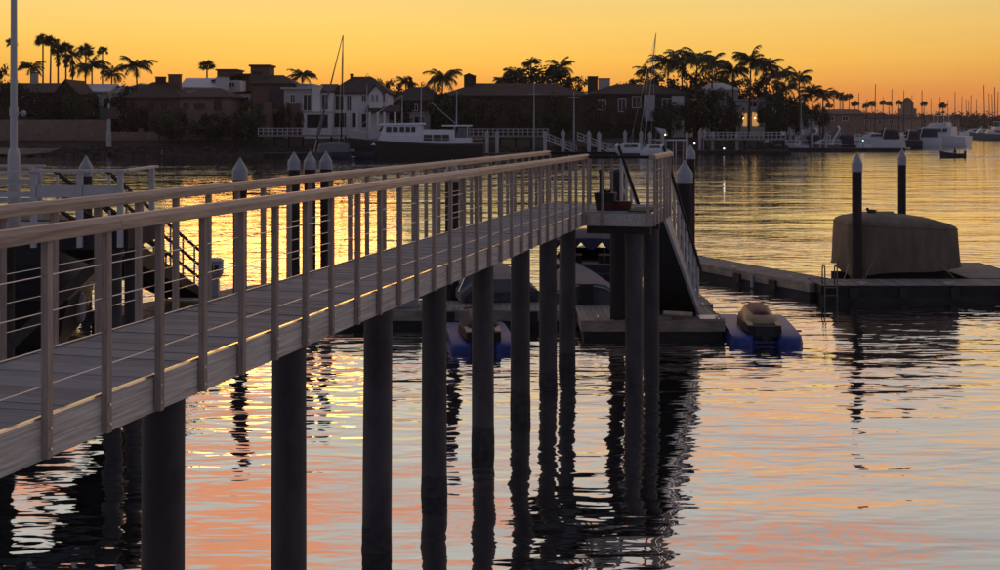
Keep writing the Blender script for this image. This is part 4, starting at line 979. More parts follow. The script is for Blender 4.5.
# ---------------------------------------------------------------- boats over there
def rope(e, p, q, r=.03, mat='cable_steel', name='stay'): MB().tube([p, q], r, 4).build(name, mat, e)
def sailboat(px, pyt, Z, lean, label, rz=0, L=9.0, mast='mooring_pile', hullm='hull_navy', jib=None, group=None, detail=True):
    p = at(px, pyt, Z); H = p.z; e = empty('sailboat', (p.x - lean, Z, 0), rz, label, 'boat', group)
    inv = Matrix.Rotation(-rz, 3, 'Z'); top = inv @ Vector((lean, 0, H))
    m = MB(); hull(m, L, L * .3, .95, .4); m.build('hull', hullm, e, 40)
    m = MB(); hull(m, L * .42, L * .19, .45, 0, rise=0, power=3); o = m.build('cabin', 'gel_white', e, 40); o.location = (0, .2, .85)
    MB().tube([(0, .3, .9), top], [.12, .07] if detail else [.17, .12], 6).build('mast', mast, e)
    MB().beam((0, .2, 2.1), (0, -L * .38, 2.0), .14, .14).build('boom', mast, e)
    m = MB(); m.loft([[(-.16, y, 2.12), (.16, y, 2.12), (.1, y, 2.45 - .05 * i), (-.1, y, 2.45 - .05 * i)] for i, y in enumerate((0, -L * .12, -L * .24, -L * .36))]).build('sail_cover', 'navy_canvas', e)
    if detail:
        zc = H * .55; c_ = Vector((0, .3, .9)).lerp(top, .55); MB().beam((c_.x - .7, c_.y, c_.z), (c_.x + .7, c_.y, c_.z), .05, .05).build('spreader', mast, e)
        for sx in (-1, 1): rope(e, (sx * L * .14, .2, .95), (c_.x + .7 * sx, c_.y, c_.z), .02); rope(e, (c_.x + .7 * sx, c_.y, c_.z), top, .02)
        if not jib: rope(e, (0, L * .48, 1.25), top, .025)
    if jib:
        q = inv @ (at(*jib, Z) - Vector((p.x - lean, Z, 0)))
        pts = [top.lerp(q, k) for k in (0, .3, .55, .75, .88, .95, 1)]; MB().tube(pts, [.05, .08, .13, .20, .27, .22, .06], 7).build('furled_jib', 'tarp_grey', e, True)
        rope(e, q, inv @ (at(jib[0] - 3, 152, Z) - Vector((p.x - lean, Z, 0))), .04)
    return e
sailboat(343, 35, 178.5, 0, 'sailboat with tall dark mast and furled pale jib left of the trawler', R(80), 10, jib=(317, 139))
sailboat(656, 33, 198, 1.75, 'sailboat with a tall pale leaning mast by the dark house', R(30), 9, 'cap_white', 'gel_white')
m = MB(); cv_ = empty('covered_launch', (X_(334, 177), 177, 0), R(86), 'small launch under a grey cover beside the trawler bow', 'boat')
hull(m, 5.2, 2.0, .9, .3); m.build('hull', 'hull_navy', cv_, 40)
m = MB(); dome(m, .95, 2.3, .85, 2.25, p=2.6, wob=.01, seed=5); m.build('cover', 'tarp_grey', cv_, 50)
MB().poly([(-.8, .9, 1.5), (.8, .9, 1.5), (.6, .4, 2.2), (-.6, .4, 2.2)], (0, .03, .02)).build('windscreen', 'glass_dark', cv_)
MB().box(-.8, .8, -3.1, -2.6, .2, .3).build('swim_platform', 'gel_white', cv_)

# the black trawler
Zt = 178.0
tr = empty('trawler_yacht', (X_(416.5, Zt), Zt, 0), R(90 - 2), 'long black hulled trawler yacht with white deckhouse and short masts', 'boat')
Lt = 19.2
def tx(px): return -(X_(px, Zt) - X_(416.5, Zt))          # along the hull: bow points left in the picture
def tz(py): return Z_(py, Zt)
m = MB(); rings = []
for i in range(15):
    t = i / 14; k = max(t - .55, 0) / .45; hb = 2.35 * (1 - k ** 2.2) * (.86 + .14 * min(t / .3, 1)) + .02
    y = -Lt / 2 + Lt * t; sh = 1.95 + .15 * (1 - t) + 1.35 * max(t - .25, 0) ** 1.6 * 1.2
    rings.append([(-hb, y + .3 * k, sh), (-hb * .93, y, .9), (-hb * .8, y - .3 * k, -.1), (0, y - .8 * k * k, -.9), (hb * .8, y - .3 * k, -.1), (hb * .93, y, .9), (hb, y + .3 * k, sh)])
m.loft(rings); m.build('hull', 'hull_black', tr, 40)
m = MB(); m.loft([[(-.02 + s_ * (abs(r_[0][0]) + .05), r_[0][1], r_[0][2] + d_) for s_, d_ in ((-1, -.22), (1, -.22), (1, .05), (-1, .05))] for r_ in rings[:14]]); m.build('toe_rail', 'hull_navy', tr)
def cabin(x0, x1, w0, z0, z1, rake0=.0, rake1=.0, mat='gel_white', name='deckhouse'):
    return MB().loft([[(-w0, x0, z0), (w0, x0, z0), (w0, x1, z0), (-w0, x1, z0)], [(-w0 * .92, x0 + rake0, z1), (w0 * .92, x0 + rake0, z1), (w0 * .92, x1 - rake1, z1), (-w0 * .92, x1 - rake1, z1)]]).build(name, mat, tr)
cabin(tx(472), tx(372), 1.75, 1.9, tz(137.5), .1, 1.3, name='trunk_cabin')
dh = cabin(tx(424), tx(380), 1.6, tz(139), tz(124.8), .2, .75, name='wheelhouse')
sl = cabin(tx(456), tx(423.5), 1.65, tz(139), tz(129.5), .1, .0, name='saloon')
MB().loft([[(-1.75, tx(425), tz(124.5)), (1.75, tx(425), tz(124.5)), (1.75, tx(379), tz(124.8)), (-1.75, tx(379), tz(124.8))], [(-1.6, tx(424), tz(122.6)), (1.6, tx(424), tz(122.6)), (1.6, tx(382), tz(123.4)), (-1.6, tx(382), tz(123.4))]]).build('wheelhouse_roof', 'gel_white', tr)
for sx in (-1, 1):
    for pxa, pxb in ((387.5, 392.5), (394, 399), (401, 405.5), (407, 411), (412.5, 416.5)):
        MB().poly([(sx * 1.60, tx(pxa), tz(131.8)), (sx * 1.60, tx(pxb), tz(131.8)), (sx * 1.53, tx(pxb), tz(126.8)), (sx * 1.53, tx(pxa), tz(126.8))], (sx * .03, 0, 0)).build('window', 'glass_dark', tr)
    for pxa, pxb in ((425, 433), (434.5, 442.5), (443.5, 450)):
        MB().poly([(sx * 1.775, tx(pxa), tz(140.2)), (sx * 1.775, tx(pxb), tz(140.2)), (sx * 1.70, tx(pxb), tz(134.4)), (sx * 1.70, tx(pxa), tz(134.4))], (sx * .03, 0, 0)).build('window', 'glass_dark', tr)
for k_ in (-1, 0, 1): MB().poly([(k_ * .95 - .4, tx(380.2), tz(131)), (k_ * .95 + .4, tx(380.2), tz(131)), (k_ * .95 + .4, tx(383.5), tz(126.2)), (k_ * .95 - .4, tx(383.5), tz(126.2))], (0, .03, .02)).build('windscreen', 'glass_dark', tr)
MB().box(-1.7, 1.7, tx(472), tx(443), tz(126.3), tz(124.8)).build('aft_canopy', 'gel_white', tr)
for sx in (-1.55, 1.55):
    for px in (455, 468): MB().tube([(sx, tx(px), 2.2), (sx, tx(px), tz(126.3))], .05, 6).build('canopy_post', 'gel_white', tr)
MB().loft([[(-1.5, tx(470), tz(141.5)), (1.5, tx(470), tz(141.5)), (1.5, tx(456), tz(141.5)), (-1.5, tx(456), tz(141.5))], [(-1.5, tx(470), tz(127.5)), (1.5, tx(470), tz(127.5)), (1.5, tx(459), tz(127.5)), (-1.5, tx(459), tz(127.5))]]).build('aft_enclosure', 'tarp_grey', tr)
for (px, pt, pb) in ((402, 95, 123), (421, 82, 123), (456.5, 91, 126)):
    MB().tube([(0, tx(px), tz(pb)), (0, tx(px) - .05, tz(pt))], [.12, .06], 6).build('mast', 'cap_white', tr)
MB().beam((-.7, tx(456.5), tz(107)), (.7, tx(456.5), tz(107)), .08, .08).build('spreader', 'cap_white', tr)
MB().beam((-.7, tx(421), tz(98)), (.7, tx(421), tz(98)), .08, .08).build('spreader', 'cap_white', tr)
MB().tube([(0, tx(455.5), tz(123.5)), (0, tx(431), tz(102))], .06, 6).build('boom', 'cap_white', tr)
rope(tr, (0, tx(402), tz(95)), (0, tx(351), tz(132)), .025); rope(tr, (0, tx(421), tz(82)), (0, tx(456.5), tz(91)), .02)
for sx in (-1, 1):
    MB().tube([(sx * .15, tx(350), tz(129.5)), (sx * 1.3, tx(362), tz(131)), (sx * 2.0, tx(380), tz(134.5)), (sx * 2.2, tx(440), tz(138.5)), (sx * 2.0, tx(484), tz(138.7))], .03, 5).build('guard_rail', 'aluminium', tr)
MB().box(-1.9, 1.9, tx(489), tx(485.6), .25, .4).build('swim_platform', 'dock_wood', tr)

def cruiser(name, p, rz, L, B, fb, label, house_h=1.5, fly=False, top='gel_white', hm='gel_white', canopy=None, group=None, arch=True):
    e = empty(name, (p[0], p[1], 0), rz, label, 'boat', group)
    m = MB(); hull(m, L, B, fb, .4, rise=.45); m.build('hull', hm, e, 40)
    m = MB(); rings = []
    for t, k in ((.22, 1), (.62, 1), (.80, .75)):
        y = -L / 2 + L * t; w_ = hull_w(L, B, t) * .80; rings.append([(-w_, y, fb), (w_, y, fb), (w_ * .88, y - (0.0 if k == 1 else .6), fb + house_h * k), (-w_ * .88, y - (0 if k == 1 else .6), fb + house_h * k)])
    m.loft(rings); m.build('cabin', top, e)
    for sx in (-1, 1):
        w_ = hull_w(L, B, .45) * .80
        MB().poly([(sx * w_ * .97, -L * .22, fb + house_h * .45), (sx * w_ * .97, L * .10, fb + house_h * .45), (sx * w_ * .91, L * .08, fb + house_h * .82), (sx * w_ * .91, -L * .22, fb + house_h * .82)], (sx * .04, 0, 0)).build('side_window', 'glass_dark', e)
    w_ = hull_w(L, B, .7) * .6
    MB().poly([(-w_, L * .235, fb + house_h * .62), (w_, L * .235, fb + house_h * .62), (w_ * .8, L * .14, fb + house_h * 1.12), (-w_ * .8, L * .14, fb + house_h * 1.12)], (0, .06, .03)).build('windscreen', 'glass_dark', e)
    if fly:
        MB().loft([[(-B * .32, -L * .2, fb + house_h + .003), (B * .32, -L * .2, fb + house_h + .003), (B * .30, L * .10, fb + house_h + .003), (-B * .30, L * .10, fb + house_h + .003)], [(-B * .34, -L * .2, fb + house_h + .8), (B * .34, -L * .2, fb + house_h + .8), (B * .28, L * .06, fb + house_h + .8), (-B * .28, L * .06, fb + house_h + .8)]]).build('flybridge', top, e)
        MB().box(-B * .33, B * .33, -L * .18, L * .02, fb + house_h + 2.3, fb + house_h + 2.42).build('hardtop', 'gel_white', e)
        for sx in (-1, 1):
            for y in (-.16, .0): MB().tube([(sx * B * .3, L * y, fb + house_h + .78), (sx * B * .3, L * y, fb + house_h + 2.3)], .05, 5).build('hardtop_post', 'aluminium', e)
    if canopy:
        m = MB(); dome(m, B * .40, L * .20, fb + .1, fb + 2.0, p=3, seed=9); o = m.build('canopy', canopy, e, 50); o.location = (0, -L * .24, 0)
    if arch: MB().tube([(-B * .42, -L * .12, fb), (-B * .38, -L * .17, fb + house_h + .9), (B * .38, -L * .17, fb + house_h + .9), (B * .42, -L * .12, fb)], .09, 6).build('radar_arch', 'gel_white', e)
    MB().tube([(-B * .44, -L * .1, fb), (-B * .46, -L * .1, fb + .6), (-B * .36, L * .28, fb * 1.2 + .6), (0, L * .47, fb * 1.4 + .6), (B * .36, L * .28, fb * 1.2 + .6), (B * .46, -L * .1, fb + .6)], .025, 5).build('guard_rail', 'aluminium', e)
    MB().tube([(0, -L * .1, fb + house_h), (0, -L * .13, fb + house_h + 2.4)], .03, 4).build('antenna', 'cap_white', e)
    return e
cruiser('motor_cruiser', on(876, 149.5), R(72), 9.6, 3.5, 1.9, 'white cruiser with warm light painted on its stern and a dark canopy moored at the dock end', 1.3, canopy='tarp_dark')
e = bpy.data.objects['motor_cruiser']; MB().loft([[(-1.5, -5.5, .25), (1.5, -5.5, .25), (1.5, -4.6, .25), (-1.5, -4.6, .25)], [(-1.45, -5.1, 2.6), (1.45, -5.1, 2.6), (1.45, -4.3, 2.9), (-1.45, -4.3, 2.9)]]).build('stern', 'gel_warm_lit', e); MB().box(-1.3, 1.3, -6.2, -5.51, .2, .32).build('swim_platform', 'gel_warm_lit', e)  # warm light on the stern is put into its colour
cruiser('motor_yacht', on(936, 146.5), R(50), 14, 4.6, 2.3, 'large white motor yacht with a flybridge and hardtop', 2.0, True, hm='gel_white')
cruiser('motor_cruiser', on(914, 146.9), R(66), 11, 3.6, 2.0, 'grey white cruiser tucked beside the large flybridge yacht', 1.3, hm='gel_white', canopy='navy_canvas')
cruiser('motor_cruiser', on(902, 147.3), R(75), 8, 3.0, 1.5, 'dark canopied cruiser between the warm lit stern and grey cruiser', 1.2, hm='hull_navy', canopy='tarp_dark')
for i, (px, Z, rz, L, hm, lab) in enumerate(((790, 226, 80, 6.5, 'gel_white', 'white runabout next to the long boardwalk'), (806, 229, 60, 6.0, 'gel_white', 'white runabout below the outermost queen palm'),
        (822, 228, 110, 7, 'tarp_grey', 'grey hulled runabout in front of the low pale building'), (838, 230, 70, 6.5, 'hull_navy', 'navy hulled runabout in front of the tiled house'),
        (852, 231, 105, 7, 'gel_white', 'white runabout nearest the stern lit cruiser'), (770, 224, 95, 6, 'hull_navy', 'navy runabout below the lamplit house boardwalk'))):
    e = cruiser('runabout', (X_(px, Z), Z), R(rz), L, 2.4, 1.0, lab, 1.0, hm=hm, canopy=('navy_canvas' if i % 2 else None), arch=i % 2 == 0)
for (px, py, Z, lab, tilt) in ((812, 138, 232, 'grey boat hoisted bow up on a lift beside the white runabouts', 48), (835, 136, 233, 'pale boat hoisted bow up on a lift near the tiled house', 52), (797, 139, 231, 'small dinghy stored tilted on davits by the long boardwalk', 40)):
    p = at(px, py, Z); e = empty('hoisted_boat', (p.x, p.y, 0), 0, lab, 'boat')
    m = MB(); hull(m, 4.2, 1.5, .5, .25); o = m.build('hull', 'gel_white', e, 40); o.rotation_euler = (R(tilt), 0, R(-70)); o.location = (0, 0, p.z)
    m = MB(); dome(m, .66, 1.7, .42, .75, p=2.5, seed=3); o = m.build('cover', 'tarp_grey', e, 50); o.rotation_euler = (R(tilt), 0, R(-70)); o.location = (0, 0, p.z)
    for x in (-1.2, 1.2): MB().lathe([(.12, -1), (.12, p.z + .8)], 8).build('lift_post', 'stucco_grey', e).location = (x, .9, 0)
    MB().beam((-1.2, .9, p.z + .75), (1.2, .9, p.z + .75), .15, .15).build('lift_beam', 'stucco_grey', e)
cruiser('runabout', (X_(628, 191), 191), R(85), 6.5, 2.3, .9, 'white runabout by the pale gangway and leaning mast', 1.0, hm='gel_white', arch=False)
cruiser('runabout', (X_(652, 193), 193), R(95), 5.5, 2.0, .8, 'short white runabout beside the dock shed', .9, hm='gel_white', arch=False)
aw = empty('boat_shed', (X_(671, 196), 196, 0), 0, 'low white topped boat shelter on posts at the far dock', 'shelter')
MB().box(-2.6, 2.6, 0, 3.5, 2.25, 2.45).build('roof', 'roof_pale', aw)
for x in (-2.4, -.8, .8, 2.4):
    for y in (.2, 3.3): MB().box(x - .08, x + .08, y - .08, y + .08, -.6, 2.25).build('post', 'white_paint', aw)
aw2 = empty('boat_awning', (X_(662, 199), 199, 0), 0, 'small tilted white awning above the far dock', 'awning')
MB().poly([(-1.0, 0, 4.4), (.5, 0, 4.1), (1.0, 0, 3.1), (.2, 0, 2.9)], (0, 1.8, 0)).build('canopy', 'white_paint', aw2)
for x in (-.1, .5): MB().box(x - .06, x + .06, .8, .92, -.4, 3.2).build('post', 'white_paint', aw2)

# moored boats far off at the right
for i, (px, py, L, lab) in enumerate(((976, 138.2, 11, 'pale far sailboat hull closest to the open channel'), (985, 139, 10, 'dim far yacht between the pale hull and the cluster end'), (996, 139.5, 12, 'dim far yacht at the end of the moored cluster'))):
    cruiser('moored_yacht', on(px, py), R(70 + 15 * i), L, 3.5, 1.6, lab, 1.6, fly=i == 2, hm='gel_white' if i == 0 else 'tarp_grey')
# masts of yachts lying further off
for i, (px, pyt, Z) in enumerate(((842, 100, 520), (859, 93, 480), (875.5, 84, 450), (892, 89, 470), (904, 90, 480), (922, 90, 450), (955, 92, 500), (966, 99, 600), (968.5, 100, 600), (976, 99, 620), (984, 85, 430), (989, 93, 480), (992, 94, 500), (994.5, 87, 420), (883, 97, 600), (854, 101, 540), (867, 99, 560), (912, 95, 640), (931, 98, 620), (940, 97, 600), (948, 100, 640), (962, 96, 560), (998, 92, 460), (971, 95, 540))):
    sailboat(px, pyt, Z, 0, 'distant moored yacht showing only a thin mast above the shoreline trees', R(60 + 17 * i), 9, group='distant yachts showing thin masts', detail=False)

# small boat under way with a person
pb = on(952, 157.2); dg = empty('skiff', (pb.x, pb.y, 0), R(90), 'small dark open skiff motoring across the channel', 'boat')
m = MB(); hull(m, 3.7, 1.45, .55, .2, rise=.8); m.build('hull', 'hull_navy', dg, 40)
MB().box(-.6, .6, -.3, .0, .42, .5).build('bench', 'dock_wood', dg); MB().box(-.15, .15, -2.05, -1.8, 0, .95).build('outboard', 'black_rubber', dg)
MB().tube([(-.5, -.9, .5), (-.5, -.9, 1.1)], .03, 5).build('rail', 'black_rubber', dg)
wk = MB(); wk.poly([(pb.x + 1.9, pb.y - .1, -.01), (pb.x + 1.9, pb.y + .1, -.01), (pb.x + 1.9, pb.y, .05)], (55, 1.5, 0)); wk.poly([(pb.x + 2.6, pb.y - .5, -.01), (pb.x + 2.6, pb.y - .3, -.01), (pb.x + 2.6, pb.y - .4, .06)], (50, -3.5, 0))
structure(wk.build('wake', 'water'))
# seated figure: skinned skeleton
def figure(loc, rz, label):
    me = bpy.data.meshes.new('person')
    J = [(0, 0, .46), (0, 0, .72), (0, .02, .95), (0, .04, 1.06), (0, .05, 1.17), (0, .07, 1.30),
         (.19, .02, .94), (.27, .16, .70), (.22, .40, .60), (-.19, .02, .94), (-.27, -.10, .70), (-.24, -.34, .62),
         (.11, .02, .46), (.14, .44, .50), (.14, .50, .12), (.14, .62, .08), (-.11, .02, .46), (-.14, .44, .50), (-.14, .50, .12), (-.14, .62, .08)]
    E = [(0, 1), (1, 2), (2, 3), (3, 4), (4, 5), (2, 6), (6, 7), (7, 8), (2, 9), (9, 10), (10, 11), (0, 12), (12, 13), (13, 14), (14, 15), (0, 16), (16, 17), (17, 18), (18, 19)]
    rad = [.15, .14, .15, .06, .10, .085, .075, .05, .035, .075, .05, .035, .10, .075, .05, .04, .10, .075, .05, .04]
    me.from_pydata(J, E, []); o = link('person', me); o.location = loc; o.rotation_euler = (0, 0, rz)
    md = o.modifiers.new('skin', 'SKIN'); sv = me.skin_vertices[0].data
    for v_, r_ in zip(sv, rad): v_.radius = (r_, r_)
    sv[0].use_root = True
    o.modifiers.new('sub', 'SUBSURF').levels = 1
    me.materials.append(MATS['cloth_dark'])
    return tag(o, label, 'person')
figure((pb.x + .45, pb.y, .06), R(90), 'person in dark clothing seated in the skiff, leaning to the tiller')

# ---------------------------------------------------------------- trees
def leafball(mb, rr, c, r, n, s):
    for _ in range(n):
        d = Vector((rr.gauss(0, 1), rr.gauss(0, 1), rr.gauss(0, .8))); d.normalize(); p = Vector(c) + d * r * (rr.random() ** .45)
        a = Vector((rr.uniform(-1, 1), rr.uniform(-1, 1), rr.uniform(-.6, .6))).normalized(); b_ = a.cross(Vector((rr.uniform(-1, 1), rr.uniform(-1, 1), rr.uniform(-1, 1)))).normalized()
        k = s * rr.uniform(.6, 1.3)
        mb._add([p - a * k, p + b_ * k * .45, p + a * k, p - b_ * k * .45], [(0, 1, 2, 3)])
def crown_mesh(seed, kind):
    rr = random.Random(seed); m = MB(); tips = []
    n = 34
    for i in range(n):
        a = rr.uniform(0, 6.28); h = rr.random(); rad = (1 - (2 * h - 1) ** 2) ** .5 if kind != 'cone' else (1 - h) * .9
        q = rr.uniform(.45, 1.0); c = (math.cos(a) * rad * q, math.sin(a) * rad * q, h * (1 if kind != 'cone' else 1.6))
        tips.append(c); leafball(m, rr, c, rr.uniform(.16, .34), 58, .075)
    return m.mesh('crown', 'leaf' if seed % 2 else 'leaf_dark'), tips
crowns = [crown_mesh(31 + i, 'round') for i in range(4)]
def trunk_mesh(seed, tips):
    rr = random.Random(seed); m = MB()
    m.tube([(0, 0, -.6), (.02, .0, -.2), (.0, .02, .15), (.03, 0, .5)], [.09, .07, .055, .03], 7)
    for c in tips[:9]: m.tube([(0, 0, rr.uniform(.0, .35)), (c[0] * .5, c[1] * .5, c[2] * .6 + .1), (c[0] * .9, c[1] * .9, c[2] * .95)], [.035, .022, .008], 5)
    return m.mesh('trunk', 'bark')
trunks = [trunk_mesh(5 + i, t_) for i, (c_, t_) in enumerate(crowns)]
TN = [0]
def tree(px, ptop, pbot, wpx, Z, label, group=None, name='tree'):
    """crown between two rows, wpx columns wide"""
    k = TN[0] % 4; TN[0] += 1
    if px > 600 and Z < 216: Z += 14 if px < 780 else 38
    zt, zb = Z_(ptop, Z), Z_(pbot, Z); wd = wpx / F * Z / 2
    e = empty(name, (X_(px, Z), Z, GROUND), 0, label, 'tree', group)
    for me, nm in ((crowns[k][0], 'crown'), (trunks[k], 'trunk')):
        o = link(nm, me, e); o.location = (0, 0, zb - GROUND); o.scale = (wd, min(wd, 4.5), (zt - zb) / 1.12); o.rotation_euler = (0, 0, 0)
    return e
for (px, pt, pb_, wd, Z, lab) in (
    (4, 66, 104, 34, 207, 'tall dark tree behind the white light pole'), (44, 92, 124, 44, 203, 'broad dark tree in front of the long gable roofed house'),
    (84, 94, 124, 40, 203, 'broad dark tree in front of the pale flat roof'), (112, 96, 130, 34, 203, 'round dark tree above the channel marker'),
    (150, 85, 112, 28, 215, 'dark tree rising behind the chimneys of the brown bungalow'), (135, 106, 134, 34, 201, 'low dark tree at the end of the stone wall'),
    (172, 110, 136, 40, 195, 'low wide bush in front of the brown bungalow'), (212, 113, 136, 46, 194, 'low wide bush in front of the arched window house'),
    (250, 100, 134, 34, 196, 'dark tree between the arched window house and tower house'), (238, 116, 138, 30, 193, 'small round bush at the near end of the boardwalk'),
    (285, 104, 128, 16, 199, 'slim tree beside the tower house carport'), (402, 100, 124, 28, 208, 'dark tree beside the columned porch'), (392, 80, 104, 30, 226, 'leafy tree rising behind the white gabled house'),
    (372, 76, 96, 26, 232, 'tree crown showing over the dark hipped roof ridge'), (452, 96, 128, 40, 205, 'dark tree in front of the chimney tower'),
    (487, 98, 130, 40, 204, 'wide dark tree in front of the long house'), (524, 100, 130, 36, 204, 'wide dark tree behind the flagpole with high yardarm'),
    (560, 96, 130, 40, 204, 'wide dark tree between the two flagpoles'), (540, 66, 96, 74, 236, 'big rounded tree towering over the long dark house'), (575, 76, 96, 32, 238, 'smaller rounded tree beside the big rounded tree'),
    (600, 102, 130, 34, 203, 'dark tree in front of the whitish chimney house'), (632, 110, 132, 30, 203, 'low dark tree beside the pale side wall'),
    (668, 104, 130, 36, 203, 'dark tree right of the pale side wall'), (694, 84, 126, 44, 209, 'tall dense dark tree at the palms behind the boat shelter'), (722, 90, 130, 44, 207, 'tall dense dark tree beside the lamplit entrance'),
    (774, 92, 130, 36, 209, 'dense dark tree on the far side of the lamplit entrance'), (796, 100, 128, 34, 214, 'dark tree behind the first runabouts'), (640, 78, 94, 40, 234, 'low crown showing behind the dark eaved house'),
    (662, 74, 104, 44, 240, 'dense tree filling in behind the leaning mast palms'), (690, 68, 110, 46, 243, 'tallest dense tree behind the largest drooping palm'), (716, 74, 108, 40, 246, 'dense tree behind the edge of the palm cluster'),
    (742, 78, 104, 40, 248, 'dense tree behind the grey upper roof'), (768, 76, 112, 42, 246, 'dense tree behind the tall open palm'), (786, 92, 124, 30, 254, 'dense tree behind the thin pale pole'),
    (515, 76, 98, 40, 240, 'leafy tree on the near shoulder of the big rounded tree'), (20, 84, 112, 26, 206, 'dark tree between the light pole and the broad dark tree'), (66, 84, 112, 24, 206, 'dark tree at the narrow gabled house'),
    (128, 84, 110, 24, 207, 'dark tree under the open fronded palm'), (300, 112, 128, 10, 198, 'small shrub at the carport of the modern house'), (440, 92, 116, 24, 214, 'dark tree at the corner of the very long house'),
    (820, 104, 124, 22, 262, 'rounded tree among the low waterfront buildings'), (427, 84, 104, 22, 236, 'rounded crown behind the dim sloping roof')):
    tree(px, pt, pb_, wd, Z, lab)
cy = empty('cypress_tree', (X_(410.5, 228), 228, GROUND), 0, 'narrow pointed cypress behind the dim sloping roof', 'tree')
m = MB(); rr = random.Random(77)
zt = Z_(75, 228) - GROUND
for i in range(26): h = i / 26; leafball(m, rr, (rr.uniform(-.4, .4) * (1 - h), rr.uniform(-.4, .4) * (1 - h), 3 + h * (zt - 3.3)), 1.1 * (1 - h) + .25, 40, .28)
m.build('crown', 'leaf_dark', cy); MB().tube([(0, 0, -.3), (0, 0, zt * .8)], [.25, .05], 6).build('trunk', 'bark', cy)

# far-off wood: reads as one mass
m = MB(); rr = random.Random(91)
for i in range(420):
    Z = rr.uniform(560, 1150); px = rr.uniform(822, 1120); X = X_(px, Z)
    if Z < 790 + .25 * (X - 100): Z = 800 + .25 * (X - 100) + rr.uniform(0, 200); X = X_(px, Z)
    h = rr.uniform(5, 11.5) * Z / 900; 
    leafball(m, rr, (X, Z, h * .62 + 1.5), h * .52, 26, 1.5); leafball(m, rr, (X, Z, h * .3 + 1.0), h * .5, 20, 1.7)
tag(m.build('distant_wood', 'leaf_dark'), 'hazy belt of trees along the far end of the channel', 'wood', kind='stuff')
def far_house(px, py, w_, Z, label):
    e = empty('house', (X_(px, Z), Z, 1.5), 0, label, 'house'); h = Z_(py, Z) - 1.5
    MB().box(-w_ / 2, w_ / 2, 0, 10, 0, h - 2.2).build('wall', 'stucco_sand', e); roof(e, 'hip', -w_ / 2, w_ / 2, 0, 10, h - 2.2, h, 'roof_brown', .6)
    for x in (-.28, .05, .32): window(e, x * w_ - 1.0, x * w_ + 1.0, h - 5.0, h - 3.0, 0)
far_house(900, 114.5, 22, 700, 'distant low house left of the domed tower'); far_house(938, 115, 26, 745, 'distant long house behind the flybridge yacht'); far_house(878, 113, 18, 560, 'distant small house under far fan palms')
tw = empty('domed_tower', (X_(909.5, 820), 820, 2), 0, 'distant square tower with a stepped domed top above the trees', 'tower')
zt = Z_(97, 820) - 2
MB().box(-4.6, 4.6, 0, 9, 0, zt - 7.5).build('shaft', 'stucco_sand', tw); MB().box(-3.2, 3.2, 1.4, 7.6, zt - 7.5, zt - 3.2).build('belfry', 'stucco_sand', tw)
MB().lathe([(3.0, 0), (2.8, 1.2), (1.9, 2.4), (.6, 3.0), (.15, 3.2)], 12, (0, 4.5, zt - 3.2)).build('dome', 'roof_tile', tw, 40)

# ---------------------------------------------------------------- palms
def fan_crown(seed):
    rr = random.Random(seed); m = MB()
    for i in range(54):
        u = rr.uniform(-.55, 1); a = rr.uniform(0, 6.28); d = Vector((math.cos(a) * (1 - u * u) ** .5, math.sin(a) * (1 - u * u) ** .5, u))
        p0 = Vector((0, 0, 0)); p1 = d * rr.uniform(.12, .52); side = d.cross(Vector((rr.uniform(-1, 1), rr.uniform(-1, 1), rr.uniform(-1, 1)))).normalized()
        m._add([p0 - side * .02, p0 + side * .02, p1 + side * .015, p1 - side * .015], [(0, 1, 2, 3)])
        for j in range(7):
            f = (j - 3) / 3 * 1.0; dd = (d * math.cos(f) + side * math.sin(f)).normalized(); ln_ = rr.uniform(.40, .62) * (1 - .15 * abs(f)); q = dd.cross(d.cross(side)).normalized() * .045
            tip = p1 + dd * ln_ - Vector((0, 0, .12 * ln_)); mid = p1 + dd * ln_ * .4
            m._add([p1, mid + q, tip, mid - q], [(0, 1, 2, 3)])
    return m.mesh('crown', 'palm_leaf')
def skirt_mesh(seed):
    rr = random.Random(seed); m = MB()
    for i in range(60):
        a = rr.uniform(0, 6.28); z = rr.uniform(-1.15, -.05); r = rr.uniform(.12, .34) * (1.15 + z * .55)
        p = Vector((math.cos(a) * .05, math.sin(a) * .05, z + .2)); q = Vector((math.cos(a) * r, math.sin(a) * r, z - .18)); t_ = Vector((-math.sin(a), math.cos(a), 0)) * .05
        m._add([p, q - t_, q + Vector((0, 0, -.10)), q + t_], [(0, 1, 2, 3)])
    return m.mesh('dry_skirt', 'palm_dry')
def queen_crown(seed):
    rr = random.Random(seed); m = MB()
    n = 24
    for i in range(n):
        a = 6.283 * i * .618 + rr.uniform(-.2, .2); f0 = R(rr.uniform(-5, 82)); bend = R(rr.uniform(70, 120)); ln_ = rr.uniform(.95, 1.3)
        h = Vector((math.cos(a), math.sin(a), 0)); sd = Vector((-math.sin(a), math.cos(a), 0)); p = Vector((0, 0, 0)); K = 9; pts = [p]
        for k in range(K):
            f = f0 - bend * ((k + .5) / K) ** 1.5; p = p + (h * math.cos(f) + Vector((0, 0, math.sin(f)))) * (ln_ / K); pts.append(p)
        for k in range(K):
            p, q = pts[k], pts[k + 1]; d = (q - p); dn = d.normalized()
            m._add([p - sd * .016, p + sd * .016, q + sd * .012, q - sd * .012], [(0, 1, 2, 3)])
            if k == 0: continue
            for u in (.0, .33, .66):
                b_ = p + d * u; w_ = (.30 * math.sin(math.pi * min(1, .12 + .84 * (k + u) / K)) + .06) * rr.uniform(.8, 1.2)
                for s_ in (-1, 1):
                    tip = b_ + sd * s_ * w_ * rr.uniform(.45, .85) + dn * w_ * .55 + Vector((0, 0, -w_ * rr.uniform(.35, .95)))
                    e = dn * .028; m._add([b_ - e, b_ + e, tip], [(0, 1, 2)])
    return m.mesh('crown', 'palm_leaf')
